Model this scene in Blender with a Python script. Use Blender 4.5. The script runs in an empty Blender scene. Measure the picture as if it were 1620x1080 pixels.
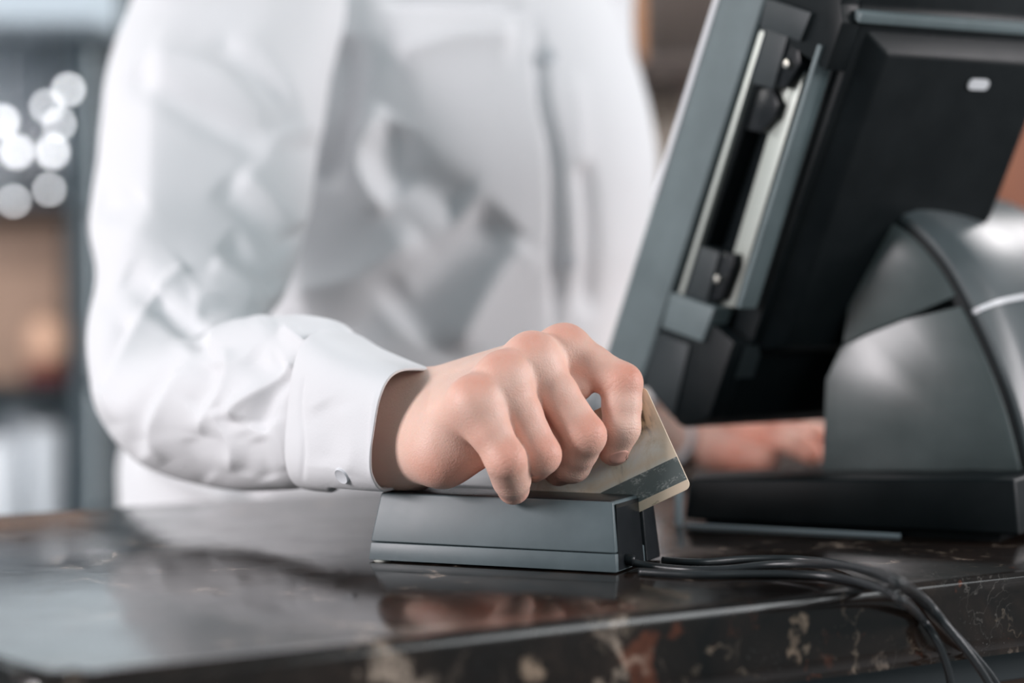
import bpy, bmesh, math
import numpy as np
from mathutils import Vector, Matrix
from mathutils.bvhtree import BVHTree
R = math.radians
scene = bpy.context.scene
col = scene.collection

# ---------------------------------------------------------------- camera
F = 3800.0                 # focal length in pixels of the 1620x1080 frame
CAMZ = 0.1507              # eye height over the counter top (z = 0)
PITCH = math.atan(140.0 / F)
cam_data = bpy.data.cameras.new('camera')
cam_data.sensor_width = 36.0
cam_data.lens = F / 1620.0 * 36.0
cam_data.clip_start = 0.02
cam_data.dof.use_dof = True
cam_data.dof.focus_distance = 1.150
cam_data.dof.aperture_fstop = 3.1
cam = bpy.data.objects.new('camera', cam_data)
col.objects.link(cam)
cam.location = (0, 0, CAMZ)
cam.rotation_euler = (math.pi / 2 - PITCH, 0, 0)
scene.camera = cam

# ---------------------------------------------------------------- world, lamps, exposure
vs = scene.view_settings
vs.view_transform = 'Standard'; vs.look = 'None'; vs.gamma = 1.0
vs.use_curve_mapping = False
vs.exposure = 0.06
w = bpy.data.worlds.new('world'); scene.world = w; w.use_nodes = True
bg = w.node_tree.nodes['Background']
bg.inputs[0].default_value = (0.73, 0.93, 1.0, 1)
bg.inputs[1].default_value = 0.25

def area(name, loc, target, size, size_y, power, color):
    l = bpy.data.lights.new(name, 'AREA'); l.shape = 'RECTANGLE'
    l.size = size; l.size_y = size_y; l.energy = power; l.color = color
    o = bpy.data.objects.new(name, l); col.objects.link(o)
    o.location = loc
    d = Vector(target) - Vector(loc)
    o.rotation_euler = d.to_track_quat('-Z', 'Y').to_euler()
    return o
area('window_light_left', (-2.2, 0.16, 0.78), (-0.15, 1.25, 0.08), 0.65, 0.8, 53, (1.0, 0.94, 0.965))
area('window_light_front', (2.4, -0.9, 1.5), (0.05, 1.4, 0.1), 1.2, 1.2, 28, (0.94, 0.98, 1.0))  # added fill lamp, brightens the surfaces facing the camera
area('window_light_right', (2.6, 1.15, 0.80), (0.0, 1.6, 0.25), 0.8, 0.9, 46, (1.0, 0.95, 0.97))  # fill lamp added to brighten the right of the shirt, behind the monitor
area('wall_light', (0.0, 3.6, 2.6), (0.0, 5.0, 0.9), 3.0, 0.5, 150, (0.93, 0.97, 1.0))  # unseen lamp added to brighten the wall that the countertop mirrors
area('window_light_back', (2.5, 4.3, 1.75), (0.3, 1.3, 0.2), 0.6, 0.6, 26, (1.0, 0.96, 0.97))
area('shelf_spot', (0.1, 2.7, 0.8), (0.25, 3.3, 0.22), 0.3, 0.1, 4, (1.0, 0.95, 0.9))  # unseen lamp added to lighten the back shelf and bottles
area('rack_spot', (-1.6, 2.0, 0.9), (-0.62, 3.1, 0.3), 0.10, 0.10, 9, (1.0, 0.97, 0.95))  # small lamp added to put highlights on the hanging glasses

# ---------------------------------------------------------------- pixel helpers
cp, sp = math.cos(PITCH), math.sin(PITCH)
def ray(px, py):
    x = (px - 810.0) / F; y = -(py - 540.0) / F
    return np.array([x, cp + y * sp, -sp + y * cp])
def P(px, py, d):
    r = ray(px, py); return np.array([0, 0, CAMZ]) + r * (d / r[1])
def onz(px, py, z):
    r = ray(px, py); return np.array([0, 0, CAMZ]) + r * ((z - CAMZ) / r[2])
def onplane(px, py, p0, n):
    r = ray(px, py); o = np.array([0, 0, CAMZ])
    return o + r * (np.dot(np.array(p0) - o, n) / np.dot(r, n))
def proj(V):
    q = V - np.array([0, 0, CAMZ])
    z = q[:, 1] * cp - q[:, 2] * sp
    y = q[:, 1] * sp + q[:, 2] * cp
    return np.stack([810 + F * q[:, 0] / z, 540 - F * y / z], 1)

# ---------------------------------------------------------------- object helpers
def tag(o, label=None, cat=None, group=None, kind=None):
    if label: o['label'] = label
    if cat: o['category'] = cat
    if group: o['group'] = group
    if kind: o['kind'] = kind
    return o
def empty(name, loc=(0, 0, 0), rot=(0, 0, 0), parent=None):
    o = bpy.data.objects.new(name, None); col.objects.link(o)
    o.location = loc; o.rotation_euler = rot; o.parent = parent
    o.empty_display_size = 0.05
    return o
def mesh(name, V, Fc, m=None, parent=None, smooth=True, sharp=None):
    me = bpy.data.meshes.new(name)
    me.from_pydata([tuple(map(float, v)) for v in V], [], [tuple(int(i) for i in f) for f in Fc])
    me.validate(); me.update()
    if m: me.materials.append(m)
    o = bpy.data.objects.new(name, me); col.objects.link(o); o.parent = parent
    if smooth:
        me.polygons.foreach_set('use_smooth', [True] * len(me.polygons))
        if sharp: me.set_sharp_from_angle(angle=R(sharp))
    return o
def bm_obj(name, bm, m=None, parent=None, sharp=35, smooth=True):
    bmesh.ops.recalc_face_normals(bm, faces=bm.faces)
    me = bpy.data.meshes.new(name); bm.to_mesh(me); bm.free()
    if m: me.materials.append(m)
    o = bpy.data.objects.new(name, me); col.objects.link(o); o.parent = parent
    if smooth:
        me.polygons.foreach_set('use_smooth', [True] * len(me.polygons))
        me.set_sharp_from_angle(angle=R(sharp))
    return o
def bevel(bm, w, seg=2, angle=30):
    bmesh.ops.recalc_face_normals(bm, faces=bm.faces)
    es = [e for e in bm.edges if len(e.link_faces) == 2 and e.calc_face_angle(0) > R(angle)]
    if es: bmesh.ops.bevel(bm, geom=es, offset=w, segments=seg, profile=0.5, affect='EDGES', clamp_overlap=True)
def hexa(bm, pts):
    """8 corners: bottom 4 (ccw), top 4"""
    vs_ = [bm.verts.new(Vector(p)) for p in pts]
    for f in ((3, 2, 1, 0), (4, 5, 6, 7), (0, 1, 5, 4), (1, 2, 6, 5), (2, 3, 7, 6), (3, 0, 4, 7)):
        bm.faces.new([vs_[i] for i in f])
    return vs_
def box(bm, x0, x1, y0, y1, z0, z1):
    return hexa(bm, [(x0, y0, z0), (x1, y0, z0), (x1, y1, z0), (x0, y1, z0), (x0, y0, z1), (x1, y0, z1), (x1, y1, z1), (x0, y1, z1)])
def prism(bm, poly, z0, z1):
    """poly: list of (x,y); extrude z0..z1"""
    a = [bm.verts.new((x, y, z0)) for x, y in poly]; b = [bm.verts.new((x, y, z1)) for x, y in poly]
    n = len(poly)
    bm.faces.new(a[::-1]); bm.faces.new(b)
    for i in range(n):
        j = (i + 1) % n; bm.faces.new((a[i], a[j], b[j], b[i]))
def sweep(pts, r, n=12, caps=True):
    """tube along points -> V, F ; r scalar"""
    pts = [np.array(p, float) for p in pts]
    V, Fc = [], []
    up = np.array([0, 0, 1.0])
    for i, p in enumerate(pts):
        t = pts[min(i + 1, len(pts) - 1)] - pts[max(i - 1, 0)]; t /= np.linalg.norm(t)
        a = np.cross(t, up)
        if np.linalg.norm(a) < 1e-3: a = np.cross(t, np.array([0, 1.0, 0]))
        a /= np.linalg.norm(a); b = np.cross(a, t); up = b
        for k in range(n):
            th = 2 * math.pi * k / n
            V.append(p + r * (math.cos(th) * a + math.sin(th) * b))
    for i in range(len(pts) - 1):
        for k in range(n):
            Fc.append((i * n + k, i * n + (k + 1) % n, (i + 1) * n + (k + 1) % n, (i + 1) * n + k))
    if caps:
        Fc.append(tuple(range(n))[::-1]); Fc.append(tuple((len(pts) - 1) * n + k for k in range(n)))
    return V, Fc
def lathe(prof, n=32):
    V, Fc = [], []
    for r, z in prof:
        for k in range(n):
            th = 2 * math.pi * k / n; V.append((r * math.cos(th), r * math.sin(th), z))
    for i in range(len(prof) - 1):
        for k in range(n):
            Fc.append((i * n + k, i * n + (k + 1) % n, (i + 1) * n + (k + 1) % n, (i + 1) * n + k))
    return V, Fc
def catmull(A, n):
    """A: (m,k) control rows -> n rows"""
    A = np.array(A, float); m = len(A)
    out = []
    for t in np.linspace(0, m - 1, n):
        i = min(int(t), m - 2); u = t - i
        p0 = A[max(i - 1, 0)]; p1 = A[i]; p2 = A[i + 1]; p3 = A[min(i + 2, m - 1)]
        out.append(0.5 * ((2 * p1) + (-p0 + p2) * u + (2 * p0 - 5 * p1 + 4 * p2 - p3) * u * u + (-p0 + 3 * p1 - 3 * p2 + p3) * u ** 3))
    return np.array(out)

# ---------------------------------------------------------------- materials
def mat(name, color=(0.5, 0.5, 0.5), rough=0.5, metal=0.0, **kw):
    m = bpy.data.materials.new(name); m.use_nodes = True
    b = m.node_tree.nodes['Principled BSDF']
    b.inputs['Base Color'].default_value = (*color, 1)
    b.inputs['Roughness'].default_value = rough; b.inputs['Metallic'].default_value = metal
    for k, v in kw.items(): b.inputs[k.replace('_', ' ')].default_value = v
    return m
class NT:
    def __init__(s, m): s.t = m.node_tree; s.b = s.t.nodes['Principled BSDF']
    def n(s, typ, **kw):
        nd = s.t.nodes.new(typ)
        for k, v in kw.items():
            if k.startswith('i_'): nd.inputs[k[2:].replace('_', ' ')].default_value = v
            else: setattr(nd, k, v)
        return nd
    def l(s, a, b): s.t.links.new(a, b)
    def coord(s): return s.n('ShaderNodeTexCoord').outputs['Object']
    def noise(s, vec, scale, detail=4, rough=0.5, dist=0.0):
        nd = s.n('ShaderNodeTexNoise'); nd.inputs['Scale'].default_value = scale; nd.inputs['Detail'].default_value = detail
        nd.inputs['Roughness'].default_value = rough; nd.inputs['Distortion'].default_value = dist; s.l(vec, nd.inputs['Vector']); return nd
    def ramp(s, fac, stops, interp='LINEAR'):
        r = s.n('ShaderNodeValToRGB'); r.color_ramp.interpolation = interp
        e = r.color_ramp.elements
        while len(e) < len(stops): e.new(0.5)
        for i, (p, c) in enumerate(stops):
            e[i].position = p; e[i].color = c if len(c) == 4 else (*c, 1)
        s.l(fac, r.inputs[0]); return r.outputs[0]
    def mix(s, fac, a, b, typ='MIX'):
        m = s.n('ShaderNodeMix', data_type='RGBA', blend_type=typ)
        for sock, v in ((m.inputs[0], fac), (m.inputs[6], a), (m.inputs[7], b)):
            if hasattr(v, 'links'): s.l(v, sock)
            else: sock.default_value = v if not isinstance(v, tuple) or len(v) == 4 else (*v, 1)
        return m.outputs[2]
    def math(s, op, a, b=None, c=None):
        m = s.n('ShaderNodeMath', operation=op)
        for k, v in enumerate((a, b, c)):
            if v is None: continue
            if hasattr(v, 'links'): s.l(v, m.inputs[k])
            else: m.inputs[k].default_value = v
        return m.outputs[0]
    def bump(s, h, strength, dist):
        b = s.n('ShaderNodeBump'); b.inputs['Strength'].default_value = strength; b.inputs['Distance'].default_value = dist
        s.l(h, b.inputs['Height']); s.l(b.outputs[0], s.b.inputs['Normal'])

def plastic(name, color, rough, grain=1800, bs=0.15, smudge=0.1):
    m = mat(name, color, rough); t = NT(m); c = t.coord()
    n1 = t.noise(c, 28, 5, 0.6); n2 = t.noise(c, grain, 2)
    t.l(t.math('MULTIPLY_ADD', n1.outputs[0], smudge * 2, rough - smudge), t.b.inputs['Roughness'])
    t.l(t.mix(t.ramp(n1.outputs[0], [(0.4, (0, 0, 0)), (0.75, (1, 1, 1))]), tuple(color), tuple(x * 1.25 + 0.004 for x in color)), t.b.inputs['Base Color'])
    t.bump(n2.outputs[0], bs, 0.0002)
    return m
M = {}
M['reader'] = plastic('reader_plastic', (0.088, 0.115, 0.124), 0.42, 2500, 0.10)
M['reader_dark'] = plastic('reader_dark_plastic', (0.012, 0.014, 0.016), 0.3, 2500, 0.05)
M['pos_grey'] = plastic('terminal_grey_plastic', (0.13, 0.165, 0.172), 0.5, 3000, 0.25)
M['pos_black'] = plastic('terminal_black_plastic', (0.0035, 0.0060, 0.0072), 0.45, 3000, 0.15)
M['pos_mid'] = plastic('terminal_dark_grey_plastic', (0.022, 0.029, 0.032), 0.5, 3000, 0.2)
M['pos_gloss'] = plastic('stand_gloss_plastic', (0.06, 0.075, 0.08), 0.37, 3000, 0.03, 0.04)
for k_ in ('pos_black', 'reader_dark'): M[k_].node_tree.nodes['Principled BSDF'].inputs['Specular IOR Level'].default_value = 0.22
M['pos_side'] = plastic('stand_side_plastic', (0.075, 0.092, 0.092), 0.30, 3000, 0.03, 0.05)
M['metal'] = mat('bare_steel', (0.62, 0.65, 0.60), 0.42, 0.6)
M['screw'] = mat('screw_metal', (0.8, 0.75, 0.68), 0.25, 1.0)
M['silver'] = mat('silver_trim', (0.80, 0.80, 0.82), 0.35, 0.1)
M['screen'] = mat('screen_glass', (0.01, 0.012, 0.015), 0.08)
M['cable'] = plastic('cable_rubber', (0.018, 0.021, 0.023), 0.35, 3000, 0.03, 0.05)
M['foot'] = mat('foot_felt', (0.55, 0.55, 0.5), 0.8)
M['nail'] = mat('fingernail_keratin', (0.78, 0.42, 0.34), 0.28)
M['button'] = mat('shirt_button', (0.78, 0.80, 0.83), 0.3)
M['trousers'] = mat('trousers_cloth', (0.02, 0.022, 0.026), 0.9)
M['hair'] = mat('dark_hair', (0.03, 0.018, 0.012), 0.6)
M['leather'] = mat('shoe_leather', (0.015, 0.012, 0.01), 0.4)

# shirt cotton
m = M['shirt'] = mat('white_cotton', (0.83, 0.83, 0.845), 0.85, Sheen_Weight=0.15)
t = NT(m); c = t.coord()
wv = t.noise(c, 900, 2); big = t.noise(c, 22, 4, 0.55, 0.6)
h = t.math('ADD', t.math('MULTIPLY', wv.outputs[0], 0.12), t.math('MULTIPLY', big.outputs[0], 1.0))
t.bump(h, 0.22, 0.004)

# skin: redness stored per vertex (knuckles, fingertips)
m = M['skin'] = mat('skin', (0.74, 0.47, 0.37), 0.50, Subsurface_Weight=0.18, Subsurface_Scale=0.004)
m.node_tree.nodes['Principled BSDF'].inputs['Subsurface Radius'].default_value = (1.0, 0.35, 0.2)
t = NT(m); c = t.coord()
at = t.n('ShaderNodeAttribute', attribute_name='red')
n1 = t.noise(c, 90, 4, 0.6); n2 = t.noise(c, 700, 3, 0.6)
vor = t.n('ShaderNodeTexVoronoi', feature='F1'); vor.inputs['Scale'].default_value = 1100; t.l(c, vor.inputs['Vector'])
red = t.math('MULTIPLY', at.outputs['Fac'], t.math('MULTIPLY_ADD', n1.outputs[0], 0.8, 0.55))
base = t.mix(n1.outputs[0], (0.95, 0.67, 0.56), (0.92, 0.60, 0.48))
t.l(t.mix(red, base, (0.76, 0.27, 0.18)), t.b.inputs['Base Color'])
a1 = t.n('ShaderNodeAttribute', attribute_name='ws'); a2 = t.n('ShaderNodeAttribute', attribute_name='wm')
n3 = t.noise(c, 260, 3, 0.6)
wvv = t.math('SINE', t.math('MULTIPLY_ADD', n3.outputs[0], 16.0, t.math('MULTIPLY', a1.outputs['Fac'], 2.4)))
wvv = t.math('MULTIPLY', t.math('POWER', t.math('MULTIPLY_ADD', wvv, 0.5, 0.5), 3.0), a2.outputs['Fac'])
hh_ = t.math('ADD', t.math('ADD', n2.outputs[0], t.math('MULTIPLY', vor.outputs[0], 0.5)), t.math('MULTIPLY', wvv, -0.45))
t.bump(hh_, 0.30, 0.0006)

# dark veined marble
m = M['marble'] = mat('dark_veined_marble', (0.02, 0.018, 0.017), 0.1)
t = NT(m); c = t.coord()
warp = t.noise(c, 9, 6, 0.6)
vadd = t.n('ShaderNodeVectorMath', operation='MULTIPLY_ADD'); t.l(warp.outputs['Color'], vadd.inputs[0]); vadd.inputs[1].default_value = (0.16, 0.16, 0.16); t.l(c, vadd.inputs[2])
wc = vadd.outputs[0]
v1 = t.n('ShaderNodeTexVoronoi', feature='DISTANCE_TO_EDGE'); v1.inputs['Scale'].default_value = 9; t.l(wc, v1.inputs['Vector'])
v2 = t.n('ShaderNodeTexVoronoi', feature='DISTANCE_TO_EDGE'); v2.inputs['Scale'].default_value = 21; t.l(wc, v2.inputs['Vector'])
nA = t.noise(c, 14, 6, 0.65, 0.8); nB = t.noise(wc, 34, 6, 0.65); nC = t.noise(c, 5, 5, 0.6)
cloud = t.ramp(nA.outputs[0], [(0.35, (0.006, 0.0045, 0.004)), (0.55, (0.018, 0.012, 0.0095)), (0.75, (0.042, 0.027, 0.020))])
rust = t.ramp(nB.outputs[0], [(0.64, (0, 0, 0)), (0.72, (1, 1, 1))])
rmask = t.math('MULTIPLY', rust, t.ramp(nC.outputs[0], [(0.48, (0, 0, 0)), (0.6, (1, 1, 1))]))
cc = t.mix(rmask, cloud, (0.13, 0.040, 0.020))
vein1 = t.math('MULTIPLY', t.ramp(v1.outputs[0], [(0.0, (1, 1, 1)), (0.035, (0, 0, 0))]), t.ramp(nA.outputs[0], [(0.52, (0, 0, 0)), (0.66, (1, 1, 1))]))
vein2 = t.math('MULTIPLY', t.ramp(v2.outputs[0], [(0.0, (0.7, 0.7, 0.7)), (0.03, (0, 0, 0))]), t.ramp(nB.outputs[0], [(0.55, (0, 0, 0)), (0.70, (1, 1, 1))]))
v3 = t.n('ShaderNodeTexVoronoi', feature='DISTANCE_TO_EDGE'); v3.inputs['Scale'].default_value = 55; t.l(wc, v3.inputs['Vector'])
vein3 = t.math('MULTIPLY', t.ramp(v3.outputs[0], [(0.0, (.5, .5, .5)), (0.02, (0, 0, 0))]), t.ramp(nC.outputs[0], [(0.60, (0, 0, 0)), (0.70, (1, 1, 1))]))
cc = t.mix(vein3, cc, (0.34, 0.31, 0.28))
cc = t.mix(vein2, cc, (0.36, 0.28, 0.21))
cc = t.mix(vein1, cc, (0.50, 0.39, 0.31))
sp_ = t.noise(c, 1500, 2, 0.5); sm2 = t.noise(c, 16, 3, 0.6)
dust = t.math('MULTIPLY', t.ramp(sp_.outputs[0], [(0.70, (0, 0, 0)), (0.74, (1, 1, 1))]), t.ramp(sm2.outputs[0], [(0.52, (0, 0, 0)), (0.62, (1, 1, 1))]))
cc = t.mix(t.math('MULTIPLY', dust, 0.6), cc, (0.5, 0.5, 0.48))
# individual calcite inclusions (counter space, position / size)
MARKS = [((650, 1052), 0.0075, 0), ((1252, 965), 0.006, 0), ((1236, 1035), 0.006, 0), ((1015, 1030), 0.0125, 1), ((835, 1000), 0.005, 0), ((1190, 925), 0.004, 0), ((905, 935), 0.004, 0), ((1330, 1000), 0.008, 1), ((1490, 950), 0.005, 1)]
M['marble_marks'] = (t, wc, cc)

m = M['wood'] = mat('brown_wood', (0.12, 0.06, 0.035), 0.5)
t = NT(m); c = t.coord()
mp = t.n('ShaderNodeMapping'); mp.inputs['Scale'].default_value = (2, 2, 25); t.l(c, mp.inputs[0])
nn = t.noise(mp.outputs[0], 6, 5)
t.l(t.ramp(nn.outputs[0], [(0.3, (0.06, 0.028, 0.016)), (0.7, (0.15, 0.075, 0.045))]), t.b.inputs['Base Color'])
def woodlike(name, a, b, rough=0.5):
    m = mat(name, a, rough); t = NT(m); c = t.coord()
    t.l(t.ramp(t.noise(c, 12, 5).outputs[0], [(0.3, a), (0.7, b)]), t.b.inputs['Base Color']); return m
M['tan'] = woodlike('tan_wood', (0.42, 0.27, 0.19), (0.52, 0.34, 0.25))
M['redwood'] = woodlike('red_brown_wood', (0.20, 0.07, 0.04), (0.28, 0.11, 0.06))
M['orange'] = woodlike('orange_wood', (0.40, 0.18, 0.08), (0.50, 0.25, 0.12))
M['darkwood'] = woodlike('dark_wood', (0.035, 0.024, 0.020), (0.06, 0.04, 0.033))
M['wall'] = woodlike('grey_wall', (0.55, 0.60, 0.63), (0.62, 0.66, 0.68), 0.9)
M['floor'] = woodlike('floor_tile', (0.42, 0.42, 0.43), (0.50, 0.50, 0.50), 0.5)
M['bluegrey'] = mat('blue_grey_paint', (0.22, 0.28, 0.32), 0.5)
M['postpaint'] = mat('dark_blue_grey_paint', (0.06, 0.085, 0.10), 0.5)
M['palegrey'] = mat('pale_blue_grey_paint', (0.50, 0.58, 0.64), 0.5)
M['blackpaint'] = mat('black_paint', (0.012, 0.02, 0.024), 0.5)
M['glass'] = mat('clear_glass', (0.95, 0.97, 1.0), 0.10, Transmission_Weight=0.85, IOR=1.45)
M['china'] = mat('white_china', (0.82, 0.86, 0.9), 0.2)
M['redjar'] = mat('dark_red_glaze', (0.14, 0.02, 0.02), 0.25)
M['peach'] = mat('peach_clay', (0.75, 0.46, 0.32), 0.4)
M['beige'] = mat('beige_glass', (0.36, 0.29, 0.24), 0.25)
M['greybottle'] = mat('grey_brown_glass', (0.20, 0.17, 0.14), 0.2)

# ---------------------------------------------------------------- setting
ST = dict(kind='structure')
bm = bmesh.new(); box(bm, -4, 5, -3.2, 5.0, -1.16, -1.10); tag(bm_obj('floor', bm, M['floor']), kind='structure')
bm = bmesh.new(); box(bm, -4, 0.1, 5.0, 5.1, -1.10, 2.2); tag(bm_obj('wall_back', bm, M['wall']), kind='structure')
bm = bmesh.new(); box(bm, 0.1, 5, 4.9, 5.1, -1.10, 2.2); tag(bm_obj('wall_back_right', bm, M['darkwood']), kind='structure')

# ---------------------------------------------------------------- bar counter
ED = np.array([math.cos(R(34.6)), math.sin(R(34.6)), 0]); EN = np.array([-ED[1], ED[0], 0])   # along / away from camera
corner = onz(62, 1071, 0.0)
L, Wd, TH = 2.1, 0.507, 0.038
def cpt(a, b, z): q = corner + ED * a + EN * b; return (q[0], q[1], z)
bm = bmesh.new()
rc = 0.02
poly = []
for cx_, cy_, a0 in ((rc, rc, 180), (L - rc, rc, 270), (L - rc, Wd - rc, 0), (rc, Wd - rc, 90)):
    for k in range(7):
        a = R(a0 + 15 * k); q = cpt(cx_ + rc * math.cos(a), cy_ + rc * math.sin(a), 0); poly.append((q[0], q[1]))
prism(bm, poly, -TH, 0)
es = [e for e in bm.edges if all(abs(v.co.z) < 1e-6 for v in e.verts) or all(abs(v.co.z + TH) < 1e-6 for v in e.verts)]
bmesh.ops.bevel(bm, geom=es, offset=0.009, segments=7, profile=0.5, affect='EDGES', clamp_overlap=True)
t, wc, cc = M.pop('marble_marks')
def mark_pos(px, py):
    q = onz(px, py, 0.0)
    if np.dot(q - corner, EN) < 0: q = onplane(px, py, corner, EN)
    return q
for (px, py), rad, kind_ in MARKS:
    q = mark_pos(px, py)
    sub = t.n('ShaderNodeVectorMath', operation='SUBTRACT'); t.l(wc, sub.inputs[0]); sub.inputs[1].default_value = (q[0] + .08, q[1] + .08, q[2] + .08)
    mp = t.n('ShaderNodeVectorMath', operation='MULTIPLY'); t.l(sub.outputs[0], mp.inputs[0]); mp.inputs[1].default_value = (1.0, 1.0, 0.75)
    ln = t.n('ShaderNodeVectorMath', operation='LENGTH'); t.l(mp.outputs[0], ln.inputs[0])
    if kind_ == 0:
        f = t.ramp(ln.outputs['Value'], [(rad * 0.55, (1, 1, 1)), (rad, (0, 0, 0))])
        cc = t.mix(t.math('MULTIPLY', f, 0.85), cc, (0.50, 0.36, 0.26))
    else:
        f = t.ramp(ln.outputs['Value'], [(rad * 0.55, (0.15, 0.15, 0.15)), (rad * 0.85, (1, 1, 1)), (rad, (0, 0, 0))])
        cc = t.mix(t.math('MULTIPLY', f, 0.8), cc, (0.30, 0.085, 0.04))
t.l(cc, t.b.inputs['Base Color'])
sm = t.noise(t.coord(), 30, 6, 0.7)
t.l(t.ramp(sm.outputs[0], [(0.35, (0.10, 0.10, 0.10)), (0.7, (0.22, 0.22, 0.22))]), t.b.inputs['Roughness'])
top = bm_obj('bar_countertop', bm, M['marble'], sharp=50)
tag(top, 'dark brown marble countertop slab with beige and rust veins and rounded edge', 'countertop')
cab = empty('bar_counter_base', cpt(0.06, 0.06, -1.10)); tag(cab, 'dark counter base set back under the marble slab', 'counter')
cabi = cab.matrix_basis.inverted()
def cbox(name, a0, a1, b0, b1, z0, z1, m, parent=None):
    bm = bmesh.new(); o_ = np.array(cab.location)
    pts = [cpt(a0, b0, z0), cpt(a1, b0, z0), cpt(a1, b1, z0), cpt(a0, b1, z0)]
    pts += [(p[0], p[1], z1) for p in pts]
    hexa(bm, [tuple(np.array(p) - o_) for p in pts]); bevel(bm, 0.001, 1)
    return bm_obj(name, bm, m, parent)
cbox('cabinet_body', 0.06, L - 0.06, 0.06, Wd - 0.06, -1.10, -TH - 0.022, M['wood'], cab)
cbox('shadow_batten', 0.035, L - 0.035, 0.035, Wd - 0.035, -TH - 0.022, -TH, M['blackpaint'], cab)

# ---------------------------------------------------------------- card reader
FL = onz(583, 888, 0.0); FR = onz(975, 909, 0.0)
RL = float(np.linalg.norm(FR - FL)); ang = math.atan2(FR[1] - FL[1], FR[0] - FL[0])
rd = empty('card_reader', (FL[0], FL[1], 0), (0, 0, ang))
tag(rd, 'dark grey plastic card reader on the marble counter with a card in its slot', 'card reader')
ru = np.array([math.cos(ang), math.sin(ang), 0]); rv = np.array([-math.sin(ang), math.cos(ang), 0])
HR = 0.0335; SL = 0.0400; SW = 0.0016; RW = 0.062
def rpt(x, y, z): return FL + ru * x + rv * y + np.array([0, 0, z])
def taper(bm, x0, x1, y0, y1, z0, z1, tx0, tx1, ty0, ty1):
    hexa(bm, [(x0, y0, z0), (x1, y0, z0), (x1, y1, z0), (x0, y1, z0),
              (x0 + tx0, y0 + ty0, z1), (x1 - tx1, y0 + ty0, z1), (x1 - tx1, y1 - ty1, z1), (x0 + tx0, y1 - ty1, z1)])
zb = 0.0095
bm = bmesh.new(); taper(bm, 0.0008, RL - 0.0008, 0.0006, SL, zb + 0.0004, HR, 0.0036, 0.0030, 0.0046, 0.0); bevel(bm, 0.0007, 3)
bm_obj('front_housing', bm, M['reader'], rd)
bm = bmesh.new(); taper(bm, 0, RL, 0, RW - 0.002, 0.0009, zb, 0.0009, 0.0007, 0.0006, 0.0); bevel(bm, 0.0006, 2)
bm_obj('base_shell', bm, M['reader'], rd)
bm = bmesh.new(); taper(bm, 0.004, RL + 0.001, SL + SW, RW, 0.0012, HR + 0.0002, 0.0030, 0.0030, 0.0, 0.004); bevel(bm, 0.0008, 3)
bm_obj('rear_guide_wall', bm, M['reader_dark'], rd)
bm = bmesh.new(); taper(bm, RL - 0.0028, RL + 0.0002, 0.0035, SL - 0.0005, 0.0015, HR - 0.0012, 0, 0.0032, 0.0035, 0.0); bevel(bm, 0.0005, 2)
bm_obj('end_cap', bm, M['reader_dark'], rd)
bm = bmesh.new(); taper(bm, 0.0056, RL - 0.0046, 0.0062, SL - 0.001, HR - 0.0003, HR + 0.0004, 0.001, 0.001, 0.001, 0.0); bevel(bm, 0.0003, 2)
bm_obj('top_panel', bm, M['reader_dark'], rd)
for x, y in ((0.0052, 0.0046), (RL - 0.014, 0.014), (0.010, 0.052), (RL - 0.01, 0.052)):
    V, Fc = lathe([(0.0001, 0.0001), (0.0042, 0.0001), (0.0042, 0.0018), (0.0001, 0.0018)], 20)
    o = mesh('rubber_foot', V, Fc, M['foot'], rd, sharp=40); o.location = (x, y, 0)

# cables
RC = 0.0019
def cable_world(pts, n=90, dedge=0.012):
    W3 = []
    for p in pts:
        if len(p) == 2: q = onz(p[0], p[1], RC + 0.0002)
        elif len(p) == 3: q = onz(p[0], p[1], p[2])
        else:  # hanging in front of the counter edge, p[2] metres off the edge face
            q = onplane(p[0], p[1], corner - EN * p[2], EN)
        W3.append(q)
    return catmull(W3, n)
cb1 = cable_world([(985, 884, 0.0055), (1000, 889, 0.004), (1035, 896), (1090, 901), (1150, 900, 0.003), (1220, 893, 0.0055), (1300, 892, 0.0085), (1370, 900, 0.0115), (1422, 920, 0.0125), (1464, 949, 0.0110, 0), (1498, 990, 0.013, 0), (1538, 1040, 0.016, 0), (1570, 1090, 0.017, 0), (1630, 1200, 0.02, 0)])
o_ = np.array(rd.matrix_basis.inverted())
hom = np.c_[cb1, np.ones(len(cb1))] @ o_.T
V, Fc = sweep(hom[:, :3], RC, 14); mesh('cable', V, Fc, M['cable'], rd)
hom2 = np.c_[cb1[1:5] if False else catmull([rpt(RL - 0.003, 0.0145, 0.0060), rpt(RL + 0.003, 0.0145, 0.0052), cb1[8]], 8), np.ones(8)] @ o_.T
V, Fc = sweep(hom2[:5, :3], RC + 0.0008, 14); mesh('strain_relief', V, Fc, M['reader_dark'], rd)
cb2 = cable_world([(1012, 904), (1060, 907), (1110, 909), (1180, 908), (1260, 908), (1330, 914), (1390, 930), (1425, 947, 0.004), (1455, 975, 0.006, 0), (1480, 1010, 0.009, 0), (1497, 1050, 0.010, 0), (1506, 1095, 0.010, 0), (1515, 1200, 0.012, 0)])
V, Fc = sweep(cb2, RC, 14); tag(mesh('cable', V, Fc, M['cable']), 'black cable nearest the camera that hangs straight down over the counter edge', 'cable')
cb3 = cable_world([(1048, 886), (1110, 889), (1180, 884), (1260, 884), (1330, 892, 0.003), (1385, 909, 0.0060), (1420, 926, 0.0075), (1454, 948, 0.0060, 0), (1494, 986, 0.0062, 0), (1545, 1040, 0.006, 0), (1582, 1090, 0.006, 0), (1640, 1200, 0.008, 0)])
V, Fc = sweep(cb3, RC * 0.95, 14); tag(mesh('cable', V, Fc, M['cable']), 'thin black cable lying between the other two and bending over the counter edge', 'cable')

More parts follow.
